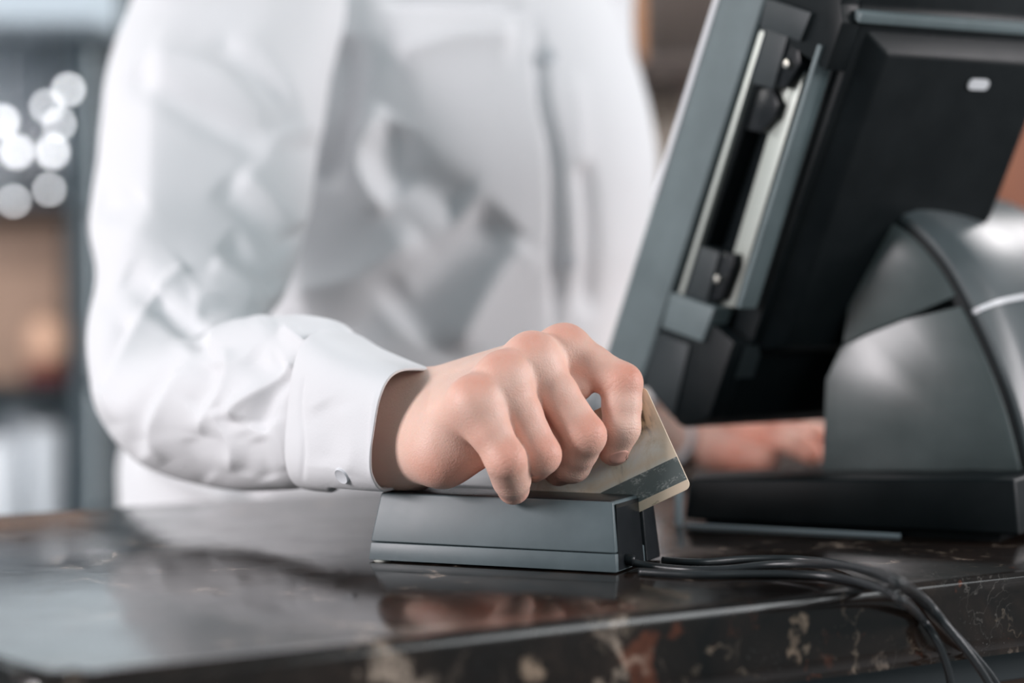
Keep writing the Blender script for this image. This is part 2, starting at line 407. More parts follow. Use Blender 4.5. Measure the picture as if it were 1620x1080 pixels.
# ---------------------------------------------------------------- payment card (stands in the slot)
SP = rpt(0, SL + SW / 2, 0); nS = -rv       # slot plane, near side normal
c_tr = onplane(1021, 611, SP, nS); c_br = onplane(1094, 771, SP, nS)
ax = c_br - c_tr; ax /= np.linalg.norm(ax)          # down the short side
dirL = np.cross(ax, nS); dirL /= np.linalg.norm(dirL)
if np.dot(dirL, ru) > 0: dirL = -dirL
CX = -dirL; CY = -ax; CZ = np.cross(CX, CY)          # card x to the right, y up
if np.dot(CZ, nS) < 0: CZ = -CZ
cl, ch, ct = 0.0856, 0.054, 0.00078
corg = c_br + dirL * cl - nS * ct / 2
card_m = Matrix(((CX[0], CY[0], CZ[0], corg[0]), (CX[1], CY[1], CZ[1], corg[1]), (CX[2], CY[2], CZ[2], corg[2]), (0, 0, 0, 1)))
def rrect(x0, x1, y0, y1, r, n=8):
    out = []
    for cx_, cy_, a0 in ((x1 - r, y1 - r, 0), (x0 + r, y1 - r, 90), (x0 + r, y0 + r, 180), (x1 - r, y0 + r, 270)):
        for k in range(n + 1):
            a = R(a0 + 90 * k / n); out.append((cx_ + r * math.cos(a), cy_ + r * math.sin(a)))
    return out
m = M['card'] = mat('card_print', (0.6, 0.5, 0.4), 0.38)
t = NT(m); c = t.coord()
na = t.noise(c, 55, 6, 0.7, 1.0); nb = t.noise(c, 160, 5, 0.7); nc = t.noise(c, 20, 3, 0.5)
cb = t.ramp(na.outputs[0], [(0.30, (0.42, 0.39, 0.35)), (0.38, (0.84, 0.74, 0.60)), (0.50, (0.95, 0.90, 0.80)), (0.64, (0.95, 0.94, 0.91)), (0.70, (0.50, 0.49, 0.47))])
sx = t.n('ShaderNodeSeparateXYZ'); t.l(c, sx.inputs[0])
topm = t.ramp(sx.outputs['Y'], [(0.030, (0, 0, 0)), (0.036, (1, 1, 1))])
topm = t.math('MULTIPLY', topm, t.ramp(sx.outputs['X'], [(0.058, (0, 0, 0)), (0.066, (1, 1, 1))]))
mpc = t.n('ShaderNodeMapping'); mpc.inputs['Scale'].default_value = (2.2, 0.8, 1); t.l(c, mpc.inputs[0]); nd = t.noise(mpc.outputs[0], 190, 3, 0.5)
cb = t.mix(topm, cb, t.ramp(nd.outputs[0], [(0.42, (0.13, 0.095, 0.055)), (0.52, (0.50, 0.37, 0.22)), (0.7, (0.58, 0.44, 0.28))]))
edge = t.math('MAXIMUM', t.ramp(sx.outputs['X'], [(cl - 0.0045, (0, 0, 0)), (cl - 0.0030, (1, 1, 1))]), t.math('MAXIMUM', t.ramp(sx.outputs['Y'], [(0.0045, (1, 1, 1)), (0.0048, (0, 0, 0))]), t.ramp(sx.outputs['Y'], [(ch - .003, (0, 0, 0)), (ch - .002, (1, 1, 1))])))
tanp = t.ramp(nb.outputs[0], [(0.28, (0.45, 0.30, 0.18)), (0.36, (0.95, 0.76, 0.57))])
band = t.math('MULTIPLY', t.ramp(sx.outputs['Y'], [(0.016, (0, 0, 0)), (0.0165, (1, 1, 1))]), t.ramp(sx.outputs['Y'], [(0.0205, (1, 1, 1)), (0.024, (0, 0, 0))]))
cb = t.mix(t.math('MULTIPLY', band, 0.75), cb, tanp); cb = t.mix(edge, cb, tanp)
t.l(cb, t.b.inputs['Base Color'])
bm = bmesh.new(); prism(bm, rrect(0, cl, 0, ch, 0.0032), 0, ct); bevel(bm, 0.0001, 1, 60)
card = bm_obj('payment_card', bm, M['card']); card.matrix_world = card_m
tag(card, 'worn cream and brown bank card held in the fingers and dipped in the reader slot', 'card')
m = M['stripe'] = mat('magnetic_stripe', (0.05, 0.06, 0.06), 0.35)
t = NT(m); c = t.coord()
mp = t.n('ShaderNodeMapping'); mp.inputs['Scale'].default_value = (1, 1.6, 1); t.l(c, mp.inputs[0])
na = t.noise(mp.outputs[0], 140, 7, 0.75, 0.5); nb = t.noise(mp.outputs[0], 900, 3, 0.6)
scr = t.math('MULTIPLY', t.ramp(na.outputs[0], [(0.52, (0, 0, 0)), (0.64, (1, 1, 1))]), t.ramp(nb.outputs[0], [(0.42, (0, 0, 0)), (0.6, (1, 1, 1))]))
t.l(t.mix(scr, (0.15, 0.175, 0.17), (0.55, 0.55, 0.52)), t.b.inputs['Base Color'])
bm = bmesh.new(); prism(bm, rrect(0.0002, cl - 0.0002, 0.0045, 0.0165, 0.0001, 1), ct, ct + 0.00006)
bm_obj('magnetic_stripe', bm, M['stripe'], card)

# ---------------------------------------------------------------- terminal: tilted monitor
D_MON = 1.415
yw = R(34); tau = R(31.0)
Wv = np.array([math.cos(yw), math.sin(yw), 0]); Bv = np.array([math.sin(yw), -math.cos(yw), 0]); Zv = np.array([0, 0, 1.0])
O0 = P(960, 550, D_MON)
q_ = onplane(1133, 0, O0, Wv) - O0; tau = math.atan2(float(np.dot(q_, Bv)), float(q_[2]))   # lean of the front edge
Sv = math.sin(tau) * Bv + math.cos(tau) * Zv            # up the screen
Nv = math.cos(tau) * Bv - math.sin(tau) * Zv            # out of the back
def msolve(px, py):
    """pixel on the monitor's left side plane -> (n, s)"""
    q = onplane(px, py, O0, Wv) - O0
    return float(np.dot(q, Nv)), float(np.dot(q, Sv))
pos = empty('pos_terminal'); tag(pos, 'black touchscreen till seen from behind on its stand at the right of the counter', 'till')
mm = Matrix(((Nv[0], Wv[0], Sv[0], O0[0]), (Nv[1], Wv[1], Sv[1], O0[1]), (Nv[2], Wv[2], Sv[2], O0[2]), (0, 0, 0, 1)))
basep = onz(1350, 800, 0.0)
pos.location = tuple(basep)
def mon(o):
    o.parent = pos
    o.matrix_parent_inverse = pos.matrix_basis.inverted()
    o.matrix_basis = mm
    return o
def mbox(name, n0, n1, w0, w1, s0, s1, m, bev=0.002, seg=2):
    bm = bmesh.new(); box(bm, n0, n1, w0, w1, s0, s1); bevel(bm, bev, seg); return mon(bm_obj(name, bm, m))
SB = msolve(1122, 671)[1]
S1 = SB + 0.325
nb1 = msolve(1205, 10)[0]                                 # back of the grey bezel slab
n_in = msolve(1222, 10)[0]
n_bay = msolve(1297, 72)[0]
n_bk = msolve(1317, 60)[0]
NB2 = n_bk
MW = float(np.dot(onplane(1603, 275, O0 + Nv * NB2, Nv) - O0, Wv)); print('MW', MW, 'NB2', NB2, 'tau', math.degrees(tau))
# grey front slab with painted sunlit edge and screen
slab = mbox('front_bezel', 0.0, nb1, 0.0, MW, SB - 0.016, S1, M['pos_grey'], 0.0022, 3)
mbox('silver_edge', -0.0016, 0.0028, -0.0010, 0.006, msolve(1030, 312)[1], S1 - 0.002, M['silver'], 0.0004, 1)  # pale strip painted in for sunlight, ends where the sunlit stretch stops
mbox('screen', -0.0010, 0.004, 0.022, MW - 0.022, SB + 0.03, S1 - 0.02, M['screen'], 0.0005, 1)
mbox('inner_gasket', nb1 - 0.001, nb1 + 0.012, 0.004, MW - 0.004, SB - 0.012, S1 - 0.004, M['pos_black'], 0.001, 1)
# housing profile in (n, s), bottom corner rounded; the side bay is left open
s_bt = msolve(1040, 500)[1]                               # lower grey block
s_b0 = msolve(1075, 470)[1]; s_b1 = msolve(1215, 60)[1]
def profile_prism(name, prof, w0, w1, m, bev=0.0015):
    bm = bmesh.new()
    a = [bm.verts.new((n, w0, s)) for n, s in prof]; b = [bm.verts.new((n, w1, s)) for n, s in prof]
    bm.faces.new(a); bm.faces.new(b[::-1])
    for i in range(len(prof)):
        j = (i + 1) % len(prof); bm.faces.new((a[i], b[i], b[j], a[j]))
    bevel(bm, bev, 2); return mon(bm_obj(name, bm, m))
n0h = nb1 + 0.004
sT = msolve(1290, 12)[1]
bott = [(n0h, msolve(1014, 604)[1]), msolve(1060, 664), msolve(1066, 672), msolve(1076, 677), (NB2 - .001, SB - .0005), (NB2, SB + .002)]
prof_low = bott + [(NB2, s_b0 - 0.001), (n0h, s_b0 - 0.001)]
BAYD = 0.016
profile_prism('housing', bott + [(NB2, sT), (NB2 - 0.006, sT + 0.008), (NB2 - 0.012, S1 - 0.004), (n0h, S1 - 0.004)], BAYD, MW - 0.004, M['pos_black'], 0.002)
profile_prism('lower_side_panel', prof_low, 0.003, BAYD + 0.0005, M['pos_black'], 0.0012)
profile_prism('upper_side_panel', [(n0h, s_b1 + 0.002), (NB2, s_b1 + 0.002), (NB2, sT), (NB2 - 0.006, sT + 0.008), (NB2 - 0.012, S1 - 0.004), (n0h, S1 - 0.004)], 0.003, BAYD + 0.0005, M['pos_black'], 0.0012)
def quad_part(name, pix, w0, w1, m, bev=0.0008):
    prof = []
    for p in pix:
        q = onplane(p[0], p[1], O0 + Wv * w0, Wv) - O0 - Wv * w0
        prof.append((float(np.dot(q, Nv)), float(np.dot(q, Sv))))
    return profile_prism(name, prof, w0, w1, m, bev)
quad_part('dark_side_strip', [(1036, 522), (1090, 545), (1064, 662), (1012, 600)], 0.0015, 0.0045, M['pos_mid'])
quad_part('lower_end_cap', [(1061, 462), (1130, 487), (1110, 541), (1046, 518)], 0.000, 0.014, M['pos_grey'])
quad_part('upper_end_cap', [(1211, -4), (1283, 20), (1265, 66), (1201, 42)], 0.000, 0.014, M['pos_mid'])
quad_part('upper_bracket', [(1203, 42), (1246, 57), (1222, 142), (1187, 131)], 0.002, 0.013, M['pos_mid'])
quad_part('lower_bracket', [(1106, 388), (1138, 399), (1117, 478), (1080, 465)], 0.002, 0.013, M['pos_mid'])
quad_part('bay_rail', [(1202, 48), (1208, 50), (1080, 466), (1073, 464)], 0.001, 0.010, M['metal'], 0.0005)
quad_part('inner_rail', [(1196, 138), (1201, 140), (1115, 400), (1110, 398)], 0.006, 0.0145, M['pos_mid'], 0.0005)
quad_part('metal_plate', [(1273, 70), (1286, 72), (1160, 486), (1143, 482), (1140, 470), (1160, 400), (1222, 190)], 0.0105, 0.0125, M['metal'], 0.0003)
quad_part('metal_plate_tab', [(1222, 145), (1248, 118), (1255, 122), (1225, 215), (1212, 212), (1228, 178), (1232, 160)], 0.0100, 0.0123, M['metal'], 0.0003)
quad_part('bay_edge_trim', [(1293, 70), (1299, 72), (1170, 488), (1163, 486)], 0.001, 0.013, M['pos_grey'], 0.0005)
quad_part('latch_block', [(1246, 62), (1262, 68), (1266, 100), (1243, 140), (1225, 136)], 0.004, 0.0125, M['reader_dark'])
quad_part('latch_block', [(1140, 398), (1160, 402), (1160, 420), (1140, 474), (1120, 478)], 0.004, 0.0125, M['reader_dark'])
quad_part('hook', [(1200, 140), (1222, 140), (1232, 165), (1226, 185), (1204, 210), (1180, 205)], 0.005, 0.0115, M['reader_dark'])
for px, py in ((1242, 101), (1132, 441)):
    n_, s_ = msolve(px, py)
    V, Fc = lathe([(0.0001, -0.004), (0.0021, -0.0035), (0.0024, -0.002), (0.0024, 0.004), (0.0001, 0.004)], 20)
    V = [(n_ + a, 0.004 + c_, s_ + b) for a, b, c_ in V]
    mon(mesh('screw', V, Fc, M['screw'], sharp=40))
# back cover, chamfered, on the back plane (normal N)
def back(px, py, off=0.0):
    q = onplane(px, py, O0 + Nv * (NB2 + off), Nv) - O0
    return float(np.dot(q, Wv)), float(np.dot(q, Sv))
hw0, hs1 = back(1398, 82, 0.006); hs0 = SB + 0.05
bm = bmesh.new()
hexa(bm, [(NB2 - 0.001, hw0 - 0.012, hs0 - .01), (NB2 - 0.001, MW - 0.006, hs0 - .01), (NB2 - 0.001, MW - 0.006, hs1 + 0.010), (NB2 - 0.001, hw0 - 0.012, hs1 + 0.010),
          (NB2 + 0.009, hw0, hs0), (NB2 + 0.009, MW - 0.016, hs0), (NB2 + 0.009, MW - 0.016, hs1), (NB2 + 0.009, hw0, hs1)])
bevel(bm, 0.0025, 3); mon(bm_obj('back_cover', bm, M['pos_black']))
# ridge line along the top of the housing
mbox('top_ridge', NB2 - 0.0035, NB2 + 0.0028, 0.012, MW - 0.004, back(1305, 22)[1] - 0.003, back(1305, 22)[1] + 0.003, M['pos_grey'], 0.0012, 2)
hw, hs = back(1547, 133, 0.009)
bm = bmesh.new(); prism(bm, rrect(-0.0075, 0.0075, -0.003, 0.003, 0.0028, 6), 0, 0.0014); bmesh.ops.transform(bm, matrix=Matrix(((0, 0, 1, NB2 + 0.0086), (1, 0, 0, hw), (0, 1, 0, hs), (0, 0, 0, 1))), verts=bm.verts)
mon(bm_obj('release_button', bm, M['silver']))
lw, ls = back(1184, 572)
bm = bmesh.new(); box(bm, NB2 - 0.001, NB2 + 0.0006, lw - 0.0065, lw + 0.0065, ls - 0.010, ls + 0.010); mon(bm_obj('port_label', bm, M['pos_mid']))

# ---------------------------------------------------------------- terminal: stand and foot
stw = R(-30)
Bs = np.array([math.cos(stw), math.sin(stw), 0]); Ws = np.array([-math.sin(stw), math.cos(stw), 0])
Q0 = onz(1300, 745, 0.028)
def splane(px, py, off=0.0):
    q = onplane(px, py, Q0 + Ws * off, Ws) - Q0 - Ws * off
    return float(np.dot(q, Bs)), float(q[2])
sm_ = Matrix(((Bs[0], Ws[0], 0, Q0[0]), (Bs[1], Ws[1], 0, Q0[1]), (0, 0, 1, Q0[2]), (0, 0, 0, 1)))
def std(o):
    o.parent = pos; o.matrix_parent_inverse = pos.matrix_basis.inverted(); o.matrix_basis = sm_; return o
def sprism(name, prof, w0, w1, m, bev=0.001, sharp=35):
    bm = bmesh.new()
    a = [bm.verts.new((b_, w0, z_)) for b_, z_ in prof]; b = [bm.verts.new((b_, w1, z_)) for b_, z_ in prof]
    bm.faces.new(a); bm.faces.new(b[::-1])
    for i in range(len(prof)):
        j = (i + 1) % len(prof); bm.faces.new((a[i], b[i], b[j], a[j]))
    bevel(bm, bev, 2, 25); return std(bm_obj(name, bm, m, sharp=sharp))
arc_px = [(1386, 343), (1420, 358), (1452, 384), (1485, 424), (1512, 470), (1535, 515), (1560, 570), (1584, 630), (1602, 690), (1614, 742)]
arc = [splane(*p) for p in catmull(arc_px, 26)]
left = [splane(*p) for p in ((1300, 742), (1302, 640), (1312, 600), (1330, 560), (1350, 480), (1362, 400))]
k = 15
seam_b = splane(1300, 548); 
low = [splane(1300, 745)] + [splane(1614, 745)] + arc[::-1][:26 - 12] + [splane(1430, 505), splane(1372, 528), splane(1330, 548), splane(1306, 600)]
upp = [splane(1331, 546), splane(1373, 526), splane(1431, 503)] + [splane(*p) for p in catmull(arc_px, 26)[:12]][::-1] + [splane(1358, 350)]
sprism('side_panel', low, 0.0, 0.012, M['pos_side'])
sprism('upper_side_panel', upp, 0.0008, 0.012, M['pos_side'])
# curved outer shell: band following the arc, overhanging to the right, wide in W
WT = 0.20
def band(name, arcpts, off0, off1, w0, w1, m, flare=0.0, i0=0):
    A = np.array(arcpts); n = len(A); T = np.gradient(A, axis=0); T /= np.linalg.norm(T, axis=1)[:, None]
    Nn = np.stack([-T[:, 1], T[:, 0]], 1)
    if Nn[n // 2][0] < 0: Nn = -Nn
    nw = 26; V = []; Fc = []
    rows = []
    for sidek in (0, 1):
        for j in range(nw):
            u = j / (nw - 1); w_ = w0 + (w1 - w0) * u
            crown = math.sqrt(max(0.0, 1 - (1 - min(1, u / .42)) ** 2)) * (1 - .5 * max(0, (u - .8) / .2) ** 2)
            for i in range(n):
                off = off0 if sidek == 0 else off0 + (off1 - off0) * 1.0 + flare * crown * (0.35 + 0.65 * math.sin(math.pi * min(1, (i0 + i) / 59 * .9 + .12)))
                p = A[i] + Nn[i] * off; V.append((p[0], w_, p[1]))
    g = lambda s_, j, i: s_ * nw * n + j * n + i
    for s_ in (0, 1):
        for j in range(nw - 1):
            for i in range(n - 1):
                f = (g(s_, j, i), g(s_, j + 1, i), g(s_, j + 1, i + 1), g(s_, j, i + 1)); Fc.append(f if s_ else f[::-1])
    for j in range(nw - 1):
        for i in (0, n - 1): Fc.append((g(0, j, i), g(1, j, i), g(1, j + 1, i), g(0, j + 1, i)))
    for i in range(n - 1):
        for j in (0, nw - 1): Fc.append((g(0, j, i), g(0, j, i + 1), g(1, j, i + 1), g(1, j, i)))
    bm = bmesh.new(); vv = [bm.verts.new(v) for v in V]
    for f in Fc: bm.faces.new([vv[i] for i in f])
    return std(bm_obj(name, bm, m, sharp=50))
fullarc = [splane(*p) for p in catmull(arc_px, 60)]
sprism('inner_core', [splane(1310, 745), splane(1606, 745)] + arc[::-1][2:] + [splane(1362, 380), splane(1330, 560)], 0.010, WT - 0.01, M['pos_black'])
band('groove_liner', fullarc, -0.003, 0.003, 0.002, WT - 0.002, M['pos_black'])
band('upper_shell', fullarc[:31], 0.0022, 0.0065, 0.004, WT, M['pos_gloss'], 0.015)
band('shell_joint', fullarc[30:32], 0.0022, 0.0085, 0.004, WT, M['silver'], 0.015, 30)
band('lower_shell', fullarc[31:], 0.0022, 0.0070, 0.004, WT, M['pos_gloss'], 0.015, 32)
sprism('neck_hinge', [splane(1375, 345), splane(1400, 350), splane(1420, 430), splane(1300, 520), splane(1270, 470)], 0.03, WT - 0.03, M['pos_black'])
# foot
bA = onz(1082, 833, 0.0); bB = onz(1613, 860, 0.0)
pC = bB + np.array([0.06, 0.12, 0]); pD = pC + np.array([-0.09, 0.06, 0])
pE = P(1300, 742, 1.385); pE[2] = 0; pG = P(1094, 745, 1.364); pG[2] = 0
bm = bmesh.new()
bot = [bA, bB, pC, pD, pE, pG]; hts = [0.0265, 0.0330, 0.033, 0.033, 0.0275, 0.0265]
cen = sum(bot) / 6
vb = [bm.verts.new(Vector(p - basep) + Vector((0, 0, 0.0042))) for p in bot]
vt = [bm.verts.new(Vector(p + (cen - p) * 0.03 - basep) + Vector((0, 0, h_))) for p, h_ in zip(bot, hts)]
bm.faces.new(vb[::-1]); bm.faces.new(vt)
for i in range(6):
    j = (i + 1) % 6; bm.faces.new((vb[i], vb[j], vt[j], vt[i]))
bevel(bm, 0.002, 3, 20); bm_obj('foot_plate', bm, M['pos_black'], pos)
bm = bmesh.new()
vb = [bm.verts.new(Vector(p + (cen - p) * 0.12 - basep)) for p in bot]; vt = [bm.verts.new(v.co + Vector((0, 0, 0.0046))) for v in vb]
bm.faces.new(vb[::-1]); bm.faces.new(vt)
for i in range(6):
    j = (i + 1) % 6; bm.faces.new((vb[i], vb[j], vt[j], vt[i]))
bm_obj('rubber_pad', bm, M['reader_dark'], pos)
M['edge'] = mat('pale_edge_plastic', (0.36, 0.41, 0.44), 0.3)  # pale tone stands for light caught along the stand's foot
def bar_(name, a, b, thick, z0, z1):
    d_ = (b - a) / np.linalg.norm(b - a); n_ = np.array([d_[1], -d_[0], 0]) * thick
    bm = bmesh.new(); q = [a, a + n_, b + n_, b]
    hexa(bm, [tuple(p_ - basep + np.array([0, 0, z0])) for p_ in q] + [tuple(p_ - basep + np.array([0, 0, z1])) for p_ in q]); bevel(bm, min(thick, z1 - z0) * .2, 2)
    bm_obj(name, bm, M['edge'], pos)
bar_('corner_trim', bA + (bB - bA) * -.021, bA + (bB - bA) * -.001, .006, .0002, .024)  # pale bar added for window light caught by the foot's end face
bar_('foot_strip', bA + (bB - bA) * .005, bA + (bB - bA) * .66, .0022, .0001, .0022)  # pale bar added for the line of light along the foot

# ---------------------------------------------------------------- implicit surfaces for the body
def smin(a, b, k):
    h = np.maximum(k - np.abs(a - b), 0.0) / k
    return np.minimum(a, b) - h * h * k * 0.25
def cone(X, Y, Z, a, b, r1, r2):
    bx, by, bz = (b - a).astype(np.float32); L2 = max(bx * bx + by * by + bz * bz, 1e-12)
    px, py, pz = X - np.float32(a[0]), Y - np.float32(a[1]), Z - np.float32(a[2])
    t_ = np.clip((px * bx + py * by + pz * bz) / L2, 0, 1)
    return np.sqrt((px - t_ * bx) ** 2 + (py - t_ * by) ** 2 + (pz - t_ * bz) ** 2) - (r1 + (r2 - r1) * t_)
def chain(X, Y, Z, pts, rs, k):
    d = None
    for i in range(len(pts) - 1):
        e = cone(X, Y, Z, pts[i], pts[i + 1], rs[i], rs[i + 1])
        d = e if d is None else smin(d, e, k)
    return d
def nets(fn, lo, hi, h):
    xs = [np.arange(lo[i], hi[i] + h, h, dtype=np.float32) for i in range(3)]
    X, Y, Z = np.meshgrid(*xs, indexing='ij', sparse=True)
    v = fn(X, Y, Z); v = np.broadcast_to(v, (len(xs[0]), len(xs[1]), len(xs[2])))
    s = v < 0
    cs = np.zeros(tuple(n - 1 for n in v.shape), np.int8)
    sl = lambda o, n: slice(o, o + n - 1)
    for i in (0, 1):
        for j in (0, 1):
            for k_ in (0, 1): cs += s[sl(i, v.shape[0]), sl(j, v.shape[1]), sl(k_, v.shape[2])]
    I, J, K = np.nonzero((cs > 0) & (cs < 8))
    idx = -np.ones(cs.shape, np.int64); idx[I, J, K] = np.arange(len(I))
    acc = np.zeros((len(I), 3)); cnt = np.zeros(len(I))
    for axis in range(3):
        for a in (0, 1):
            for b in (0, 1):
                o0 = [0, 0, 0]; oth = [x for x in range(3) if x != axis]
                o0[oth[0]] = a; o0[oth[1]] = b; o1 = list(o0); o1[axis] = 1
                v0 = v[I + o0[0], J + o0[1], K + o0[2]].astype(float); v1 = v[I + o1[0], J + o1[1], K + o1[2]].astype(float)
                cr = (v0 < 0) != (v1 < 0)
                tt = np.where(cr, v0 / np.where(v0 == v1, 1, v0 - v1), 0)
                p = np.stack([np.full(len(I), o0[q], float) for q in range(3)], 1); p[:, axis] = tt
                acc[cr] += p[cr]; cnt[cr] += 1
    Vt = (np.stack([I, J, K], 1) + acc / cnt[:, None]) * h + np.array(lo)
    Fc = []
    for axis in range(3):
        oth = [x for x in range(3) if x != axis]
        a_sl = [slice(None)] * 3; b_sl = [slice(None)] * 3
        a_sl[axis] = slice(0, -1); b_sl[axis] = slice(1, None)
        d = s[tuple(a_sl)] != s[tuple(b_sl)]
        E = np.stack(np.nonzero(d), 1)
        E = E[(E[:, oth[0]] > 0) & (E[:, oth[1]] > 0) & (E[:, oth[0]] < v.shape[oth[0]] - 1) & (E[:, oth[1]] < v.shape[oth[1]] - 1)]
        q = []
        for a, b in ((1, 1), (0, 1), (0, 0), (1, 0)):
            e = E.copy(); e[:, oth[0]] -= a; e[:, oth[1]] -= b; q.append(idx[e[:, 0], e[:, 1], e[:, 2]])
        q = np.stack(q, 1); ins = s[E[:, 0], E[:, 1], E[:, 2]]
        flip = ins if axis != 1 else ~ins
        q[~flip] = q[~flip][:, ::-1]
        Fc.append(q)
    return Vt, np.concatenate(Fc)

# right hand joints ------------------------------------------------
def J(*a): return P(*a)
mmv = 0.001
fingers = {
 'index':  ([J(893, 556, 1.168), J(984, 606, 1.157), J(983, 676, 1.153), J(971, 712, 1.1580)], [10.8, 9.7, 8.9, 7.6]),
 'middle': ([J(842, 570, 1.151), J(925, 689, 1.143), J(905, 733, 1.156), J(884, 744, 1.1665)], [11.2, 10.0, 9.0, 7.6]),
 'ring':   ([J(796, 601, 1.139), J(855, 719, 1.133), J(845, 733, 1.152), J(845, 740, 1.1680)], [11.0, 9.5, 8.2, 7.2]),
 'pinky':  ([J(750, 640, 1.129), J(800, 727, 1.122), J(809, 757, 1.1330), J(812, 772, 1.1405)], [10.8, 9.4, 8.8, 7.9]),
}
thumb = ([J(690, 668, 1.205), J(770, 690, 1.215), J(850, 706, 1.207), J(905, 716, 1.1915)], [15, 11.5, 10.0, 8.5])
wr, wu = J(655, 650, 1.204), J(634, 705, 1.188)
elb = J(235, 610, 1.40)
def hand_fn(X, Y, Z):
    names = ['index', 'middle', 'ring', 'pinky']
    mc = [fingers[k_][0][0] for k_ in names]
    ww = [wr, wr * 0.65 + wu * 0.35, wr * 0.3 + wu * 0.7, wu]
    dn = np.array([0, .004, -.0035])
    pal = None
    for i in range(4):
        e = cone(X, Y, Z, ww[i] + np.array([0, 0, -.001 * i]), mc[i], [.0160, .0165, .0170, .0180][i], [.0106, .0108, .0106, .0112][i])
        pal = e if pal is None else smin(pal, e, .012)
    for i in range(3):
        pal = smin(pal, cone(X, Y, Z, mc[i] + dn, mc[i + 1] + dn, .0098, .0098), .006)
        pal = smin(pal, cone(X, Y, Z, (ww[i] + ww[i + 1]) / 2, (mc[i] + mc[i + 1]) / 2 + dn, .0165, .0102), .008)
    pal = smin(pal, cone(X, Y, Z, (wr + wu) / 2, J(770, 668, 1.165), .018, .013), .008)
    pal = smin(pal, cone(X, Y, Z, J(640, 706, 1.184), J(700, 720, 1.152), .0160, .0128), .014)     # heel of the hand
    pal = smin(pal, cone(X, Y, Z, J(700, 720, 1.152), J(750, 706, 1.150), .0125, .0100), .012)
    th = chain(X, Y, Z, thumb[0], [r * mmv for r in thumb[1]], .006)
    pal = smin(pal, th, .010)
    fa = wr + (elb - wr) * 0.45; fb = wu + (elb - wu) * 0.45
    arm = smin(cone(X, Y, Z, wr, fa, .0165, .026), cone(X, Y, Z, wu, fb, .0172, .026), .016)
    pal = smin(pal, arm, .014)
    out = None
    for i, nm in enumerate(names):
        pt, rr = fingers[nm]; r = [x * mmv for x in rr]
        m1 = pt[0] * .55 + pt[1] * .45; m2 = pt[1] * .5 + pt[2] * .5
        f = chain(X, Y, Z, [pt[0], m1, pt[1], m2, pt[2], pt[3]], [r[0] * .98, (r[0] * .44 + r[1] * .56), r[1], r[1] * .49 + r[2] * .50, r[2], r[3]], .003)
        g = smin(pal, f, .007)
        kn = pt[0] + np.array([-.0004, -.0012, .0020])
        g = smin(g, cone(X, Y, Z, kn, kn + 1e-5, r[0] * .82, r[0] * .82), .010)
        out = g if out is None else smin(out, g, .0012)
    qx = (X - FL[0]) * ru[0] + (Y - FL[1]) * ru[1]; qy = (X - FL[0]) * rv[0] + (Y - FL[1]) * rv[1]
    for i in range(3):      # webs between the fingers
        a_, b_ = fingers[names[i]][0], fingers[names[i + 1]][0]
        wa = (a_[0] + b_[0]) / 2; wb = (a_[0] * .5 + a_[1] * .5 + b_[0] * .5 + b_[1] * .5) / 2 + np.array([0, .007, 0])
        if i == 0: wb = wa * .12 + ((a_[0] + b_[0]) * .16 + (a_[1] + b_[1]) * .34) * .88 + np.array([-.001, .004, 0])
        out = smin(out, cone(X, Y, Z, wa + dn * 1.6, wb + np.array([0, .002, 0]), .0075, [.0068, .0045, .0045][i]), .003)
        if i: out = smin(out, cone(X, Y, Z, wb + np.array([0, .002, 0]), (a_[1] + b_[1]) / 2 * .85 + wb * .15 + np.array([0, .009, 0]), .0045, .0048), .002)
    rb = np.maximum(np.maximum(np.maximum(.0048 - qy, qy - RW), np.maximum(.003 - qx, qx - RL + .003)), Z - (HR + .0007))
    out = np.maximum(out, -rb)
    dy = np.abs(qy - (SL + SW / 2)) - .00055
    lx = (X - corg[0]) * CX[0] + (Y - corg[1]) * CX[1] + (Z - corg[2]) * CX[2]; ly = (X - corg[0]) * CY[0] + (Y - corg[1]) * CY[1] + (Z - corg[2]) * CY[2]
    cbx = np.maximum(np.maximum(np.maximum(-lx, lx - cl), np.maximum(-ly, ly - ch)), dy)
    return np.maximum(out, -cbx)
HV, HF = nets(hand_fn, (-0.125, 1.09, 0.005), (0.085, 1.29, 0.130), 0.0008)
keep = None
def redness(V, spots):
    r_ = np.zeros(len(V))
    for p, rad, amt in spots: r_ = np.maximum(r_, amt * np.exp(-np.sum((V - p) ** 2, 1) / (rad * rad)))
    return r_
spots = []
for nm, (pt, rr) in fingers.items():
    spots.append((pt[0] + np.array([0, -.005, .008]), .012, 0.70))
    spots.append((pt[1] + np.array([.003, -.006, .003]), .012, 0.75))
    spots.append((pt[3], .012, 0.60)); spots.append((pt[2], .011, 0.40))
    spots.append(((pt[0] + pt[1]) / 2, .024, 0.42)); spots.append(((pt[1] + pt[2]) / 2, .014, 0.42))
spots.append((J(690, 745, 1.14), .016, 0.55)); spots.append((J(762, 745, 1.16), .018, 0.8)); spots.append((thumb[0][3], .02, .5))

# left hand, resting on the counter behind the terminal
lw_ = J(1062, 690, 1.640)
lf = [
 ([J(1170, 686, 1.600), J(1222, 684, 1.568), J(1262, 700, 1.552), J(1285, 716, 1.545)], [12, 10, 8.5, 7.5]),
 ([J(1178, 684, 1.622), J(1240, 676, 1.590), J(1284, 688, 1.575), J(1312, 704, 1.568)], [12, 10, 8.5, 7.5]),
 ([J(1182, 684, 1.644), J(1245, 675, 1.615), J(1292, 686, 1.600), J(1320, 700, 1.595)], [11.5, 9.5, 8, 7]),
 ([J(1182, 686, 1.664), J(1236, 680, 1.640), J(1274, 692, 1.628), J(1296, 706, 1.624)], [10, 8.5, 7.5, 6.5]),
]
lth = ([J(1090, 700, 1.630), J(1135, 716, 1.590), J(1180, 724, 1.566), J(1212, 727, 1.553)], [14, 11, 9.5, 8])
lelb = P(900, 560, 1.80)
